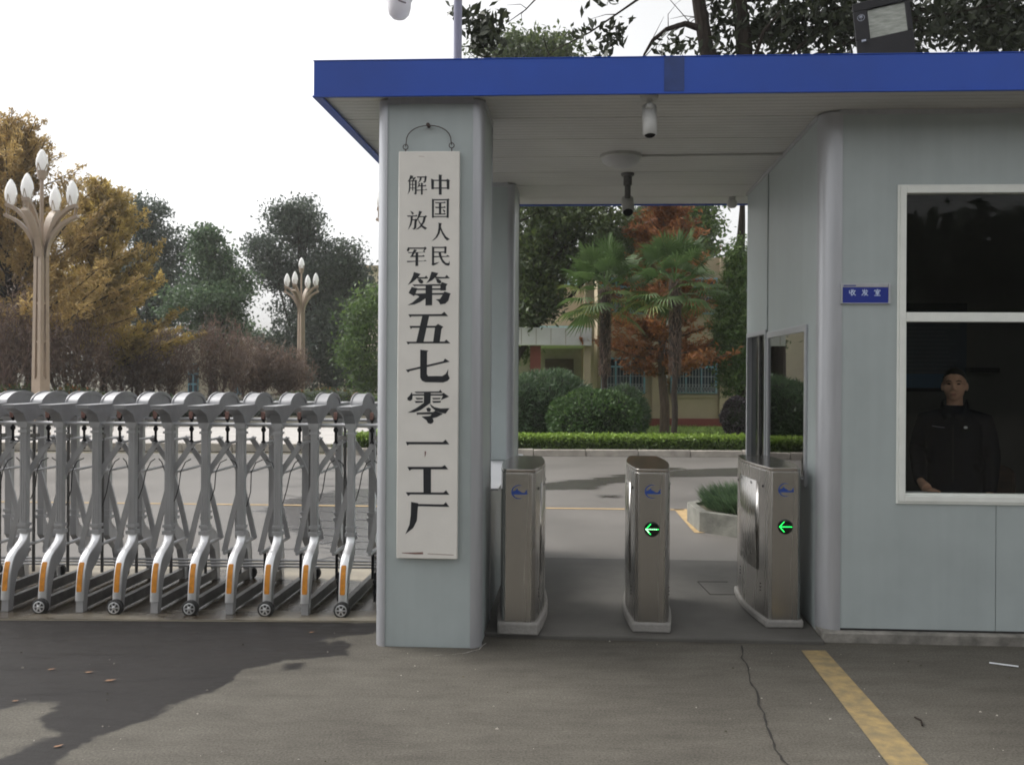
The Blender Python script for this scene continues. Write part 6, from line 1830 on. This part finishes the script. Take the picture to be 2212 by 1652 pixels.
# ---- palms
def palm(x, ybase, ycrown, Y, R_, seed, label, nf=34, r0=.115):
    b = px(x, ybase, Y); c = px(x, ycrown, Y)
    rg = random.Random(seed); rr = np.random.default_rng(seed)
    t = thing('fan_palm', label, 'palm', (b.x, Y, .09), 0, 'fan palms on the lawn')
    mb = MB(); n = 12
    path = [Vector((b.x+rg.uniform(-.02,.02), Y+rg.uniform(-.02,.02), .05+(c.z-.05)*k/n)) for k in range(n+1)]
    mb.tube(path, [(r0*.55 if k < n*.45 else r0*(.55+.45*min(1,(k-n*.45)/(n*.2)))) for k in range(n+1)], 10)
    mb.build('trunk', M['fiber'], t)
    m_ = 900
    zs = rr.uniform(.09+(c.z)*.42, c.z+.05, m_); aa = rr.uniform(0,2*pi,m_)
    C = np.stack([b.x+np.cos(aa)*r0*1.0, Y+np.sin(aa)*r0*1.0, zs],1)
    leaf_obj('trunk_fibre', C, .16, .02, M['lf_brown'], t, seed+1, dirs=np.tile(np.array([0,0,-1.0]),(m_,1)))
    V_, F_, T_ = [], [], []
    def q(a, b2, c2, d2, tn):
        k = len(V_); V_.extend([tuple(a),tuple(b2),tuple(c2),tuple(d2)]); F_.append((k,k+1,k+2,k+3)); T_.append(tn)
    for f in range(nf):
        az = 2*pi*f*.381966+rg.uniform(-.2,.2); k = f/nf
        el = radians(78)-k*radians(118)+rg.uniform(-.15,.15)
        d = Vector((cos(az)*cos(el), sin(az)*cos(el), sin(el)))
        pl = R_*rg.uniform(.42,.58)
        s = c+Vector((0,0,.12-.22*k)); e = s+d*pl+Vector((0,0,-.06*k))
        side = d.cross(Vector((0,0,1)))
        if side.length < .05: side = Vector((1,0,0))
        side.normalize(); up = side.cross(d).normalized()
        w = .012
        q(s-side*w, s+side*w, e+side*w*.7, e-side*w*.7, .5)
        nb = 22; tone = (.55 if k < .6 else .85)*rg.uniform(.5,1.1)
        for j in range(nb):
            g_ = radians(-105+210*j/(nb-1))
            bl = R_*.52*(1-.18*abs(sin(g_)))*rg.uniform(.9,1.05)
            bd = (d*cos(g_)+side*sin(g_)+up*(.18*cos(g_)-.05)).normalized()
            tip = e+bd*bl+Vector((0,0,-.10*bl-rg.uniform(.0,.14)*bl-.10*k*bl))
            mid = e+bd*bl*.55
            ws = bd.cross(up).normalized()*.020
            fold = up*.010
            q(e, mid-ws+fold, tip, mid+ws-fold, tone+rg.uniform(-.1,.1))
    me = bpy.data.meshes.new('crown'); off = ORG[t.name]
    me.from_pydata([(v[0]-off.x, v[1]-off.y, v[2]-off.z) for v in V_], [], F_)
    at = me.attributes.new('tint','FLOAT','FACE'); at.data.foreach_set('value', np.clip(np.array(T_,dtype=np.float32),0,1))
    link_mesh('crown', me, M['lf_palm'], t, smooth=False)
palm(1306, 930, 628, 18.6, 1.22, 101, 'left fan palm with yellowed lower fronds behind the round bush', 36)
palm(1457, 937, 612, 17.6, 1.18, 102, 'right fan palm with a thin lower trunk in front of the blue window', 34)

# ---- trees in the passage view
p = px(1432, 800, 21.5)
spire_tree('rust red autumn tree behind the right palm', (p.x, 21.5), 6.3, 1.5, 2.0, M['lf_red'], M['bark_red'], 111, 135, (.14,.040), 46, .13, 'rust coloured trees by the office', up=(.05,.6))
p = px(1575, 800, 26.5)
spire_tree('rust orange autumn tree at the right of the passage above the office', (p.x, 26.5+9), 10.5, 3.0, 2.6, M['lf_rust'], M['bark_red'], 112, 170, (.19,.06), 46, .14, 'rust coloured trees by the office', up=(.05,.6))
p = px(1455, 800, 36)
spire_tree('narrow rust brown tree top behind the office roof', (p.x, 36), 9.4, 3.0, 2.4, M['lf_red'], M['bark_red'], 113, 120, (.19,.06), 40, .14, 'rust coloured trees by the office', up=(.05,.6))
Yc = 22.0
p = px(1112, 800, Yc)
bl = [pxblob(1120,125,95,50,32,1.2), pxblob(1190,120,70,42,32,1.0)]
tree('camphor_tree', 'olive green round tree top showing above the canopy left half', 'tree', (px(1150,800,32).x, 32), px(1150,130,32).z, .25, bl+[pxblob(1150,240,130,110,32,1.6)], (.22,.10), M['lf_olive'], M['bark'], 121, 95, 26, .30, fork=4)
bl = [pxblob(1180,470,90,60,Yc,1.3), pxblob(1270,480,90,55,Yc,1.4), pxblob(1350,500,60,60,Yc,1.1,1), pxblob(1150,560,55,70,Yc,1.2), pxblob(1205,560,60,55,Yc,.9,1), pxblob(1290,555,70,40,Yc,.8,1), pxblob(1140,640,42,60,Yc,1.0), pxblob(1180,640,25,45,Yc,.5), pxblob(1200,390,150,60,Yc,1.2), pxblob(1120,730,30,50,Yc,.5,1)]
tree('camphor_tree', 'spreading camphor tree with dark limbs at the left of the passage', 'tree', (p.x-.2, Yc), px(1150,420,Yc).z, .24, bl, (.15,.065), M['lf_olive'], M['bark'], 122, 70, 30, .24, fork=2)
Yg = 34
bl = [pxblob(1505,490,48,50,Yg,1.1), pxblob(1490,420,80,60,Yg,1.2), pxblob(1400,470,40,50,Yg,.5), pxblob(1520,560,50,50,Yg,.8)]
tree('broadleaf_tree', 'dense green tree between the two rust coloured trees', 'tree', (px(1500,800,Yg).x, Yg), px(1500,430,Yg).z, .2, bl, (.22,.10), M['lf_light'], M['bark'], 123, 70, 26, .28, fork=3)
bl = [pxblob(1395,470,40,70,30,.6), pxblob(1385,560,45,60,30,.7)]
tree('broadleaf_tree', 'thin dark branched tree against the sky in the passage', 'tree', (px(1395,800,30).x, 30), px(1395,430,30).z, .12, bl, (.2,.09), M['lf_dark'], M['bark'], 124, 30, 16, .28, fork=6)
# ivy-clad trunk at the right edge of the passage
Yi = 20.8
bl = [pxblob(1590,575,14,50,Yi,.5), pxblob(1572,650,30,70,Yi,1.2), pxblob(1578,720,38,70,Yi,1.4), pxblob(1585,800,32,60,Yi,1.1), pxblob(1598,660,24,160,Yi,1.4)]
tree('ivy_clad_tree', 'dark trunk clad in feathery green at the right edge of the passage', 'tree', (px(1604,800,Yi).x, Yi+.15), px(1606,330,Yi).z, .17, bl, (.13,.028), M['lf_light'], M['bark'], 125, 95, 36, .10, fork=3)

# ---- dark camphor with forked trunk behind the booth
rg = random.Random(77); r = np.random.default_rng(77)
Yt = 10.0
base = px(1690, 900, Yt)
FT = thing('camphor_tree', 'dark forked camphor tree rising behind the booth over the roof', 'tree', (base.x, Yt, 0))
mb = MB()
P_ = lambda x, y, Y=Yt: px(x, y, Y)
t1 = [P_(1690,1102), P_(1688,700), P_(1668,480), P_(1625,320), P_(1560,200), P_(1527,110), P_(1512,20), P_(1500,-60), P_(1485,-220)]
mb.tube(t1, [.17,.13,.12,.115,.10,.088,.08,.07,.05], 10)
t2 = [P_(1662,450), P_(1634,300), P_(1612,180), P_(1606,80), P_(1596,0), P_(1590,-80), P_(1600,-260)]
mb.tube(t2, [.11,.10,.098,.094,.09,.08,.06], 10)
limb = [P_(1514,62), P_(1480,52), P_(1440,64), P_(1410,88), P_(1392,118), P_(1380,150)]
mb.tube(limb, [.045,.034,.028,.022,.014,.006], 7)
limb2 = [P_(1505,-40), P_(1420,-30), P_(1345,22), P_(1275,70), P_(1200,108), P_(1150,150)]
mb.tube(limb2, [.03,.02,.012,.009,.006,.003], 6)
limb3 = [P_(1500,-60), P_(1340,-60), P_(1170,-15), P_(1135,22), P_(1098,48)]
mb.tube(limb3, [.04,.022,.010,.007,.004], 6)
for k in range(26):
    s = rg.choice([limb, limb2, limb2, t1[5:8], limb3]); i = rg.randrange(len(s)-1)
    a = s[i].lerp(s[i+1], rg.random()); e = a+Vector((rg.uniform(-.5,.5), rg.uniform(-.3,.3), rg.uniform(-.15,.5)))
    mb.tube([a, a.lerp(e,.5)+Vector((rg.uniform(-.05,.05),0,.03)), e], [.006,.004,.0015], 4, cap=False)
big = [P_(1606,60)]
for k in range(20):
    a = rg.choice(t2[2:]); e = P_(rg.uniform(1660,2300), rg.uniform(-160,80), Yt+rg.uniform(-.9,.9))
    mb.tube([a, a.lerp(e,.5)+Vector((0,0,.18)), e], [.035,.018,.005], 5, cap=False)
mb.build('trunk', M['bark'], FT)
bl = [pxblob(1740,20,90,75,Yt,1.0), pxblob(1690,70,50,60,Yt,.5), pxblob(1800,70,100,55,Yt,1.2), pxblob(1850,-10,90,80,Yt,1.0), pxblob(1950,60,110,70,Yt,1.1), pxblob(2060,30,110,80,Yt,1.1), pxblob(2150,80,90,60,Yt,.7), pxblob(2190,0,130,110,Yt,2.6,.3), pxblob(2000,-120,320,110,Yt,2.6), pxblob(1650,-130,200,90,Yt,1.0), pxblob(2230,90,70,80,Yt,.6)]
C1, T1 = blob_points(r, bl, 62, .13, 9)
spr = [pxblob(1318,75,30,40,Yt,.35), pxblob(1290,112,40,18,Yt,.2), pxblob(1480,95,60,30,Yt,.28), pxblob(1545,90,35,40,Yt,.4), pxblob(1580,40,40,50,Yt,.6), pxblob(1630,60,25,60,Yt,.5), pxblob(1335,65,15,20,Yt,.15), pxblob(1320,0,40,20,Yt,.1), pxblob(1250,75,10,8,Yt,.06), pxblob(1440,90,60,40,Yt,.12), pxblob(1570,110,40,20,Yt,.3), pxblob(1535,30,16,60,Yt,.25)]
C2, T2 = blob_points(r, spr, 40, .07, 5)
cl = [pxblob(1035,62,30,32,Yt-.6,1.1), pxblob(1050,95,34,26,Yt-.6,1.1), pxblob(1010,30,30,22,Yt-.6,.35), pxblob(1062,62,22,20,Yt-.6,.4), pxblob(1085,30,34,24,Yt-.6,.16)]
C3, T3 = blob_points(r, cl, 24, .06, 5)
C = np.concatenate([C1,C2,C3]); T = np.concatenate([T1,T2,T3])
leaf_obj('crown', C, .125, .05, M['lf_near'], FT, 79, droop=.5, tint=T*.8)

# ---- wood added behind the viewer, unseen, to darken glass reflections and the facade
r = np.random.default_rng(400)
n = 70000
C = np.stack([r.uniform(-48,48,n), r.uniform(-28,-24,n), 8.2*r.random(n)**.9*(.85+.15*np.sin(r.uniform(0,6,n)))],1)
o = leaf_obj('added_woodland', C, .75, .45, M['lf_dark'], None, 401)
tag(o, 'added unseen wood behind the viewer that darkens reflections and the facade', 'wood', kind='stuff')

# ---- thin damp air over the whole place
hm = bpy.data.materials.new('damp_air'); hm.use_nodes = True
hn = hm.node_tree; hn.nodes.remove(hn.nodes['Principled BSDF'])
pv = hn.nodes.new('ShaderNodeVolumePrincipled')
pv.inputs['Color'].default_value = (0.93, 0.93, 0.92, 1); pv.inputs['Density'].default_value = 0.0008; pv.inputs['Anisotropy'].default_value = 0.2
hn.links.new(pv.outputs[0], hn.nodes['Material Output'].inputs['Volume'])
mb = MB(); mb.box((-420,-420,-1.1),(420,420,14.5))
tag(mb.build('haze', hm, smooth=False), 'thin pale overcast haze filling the air', kind='stuff')
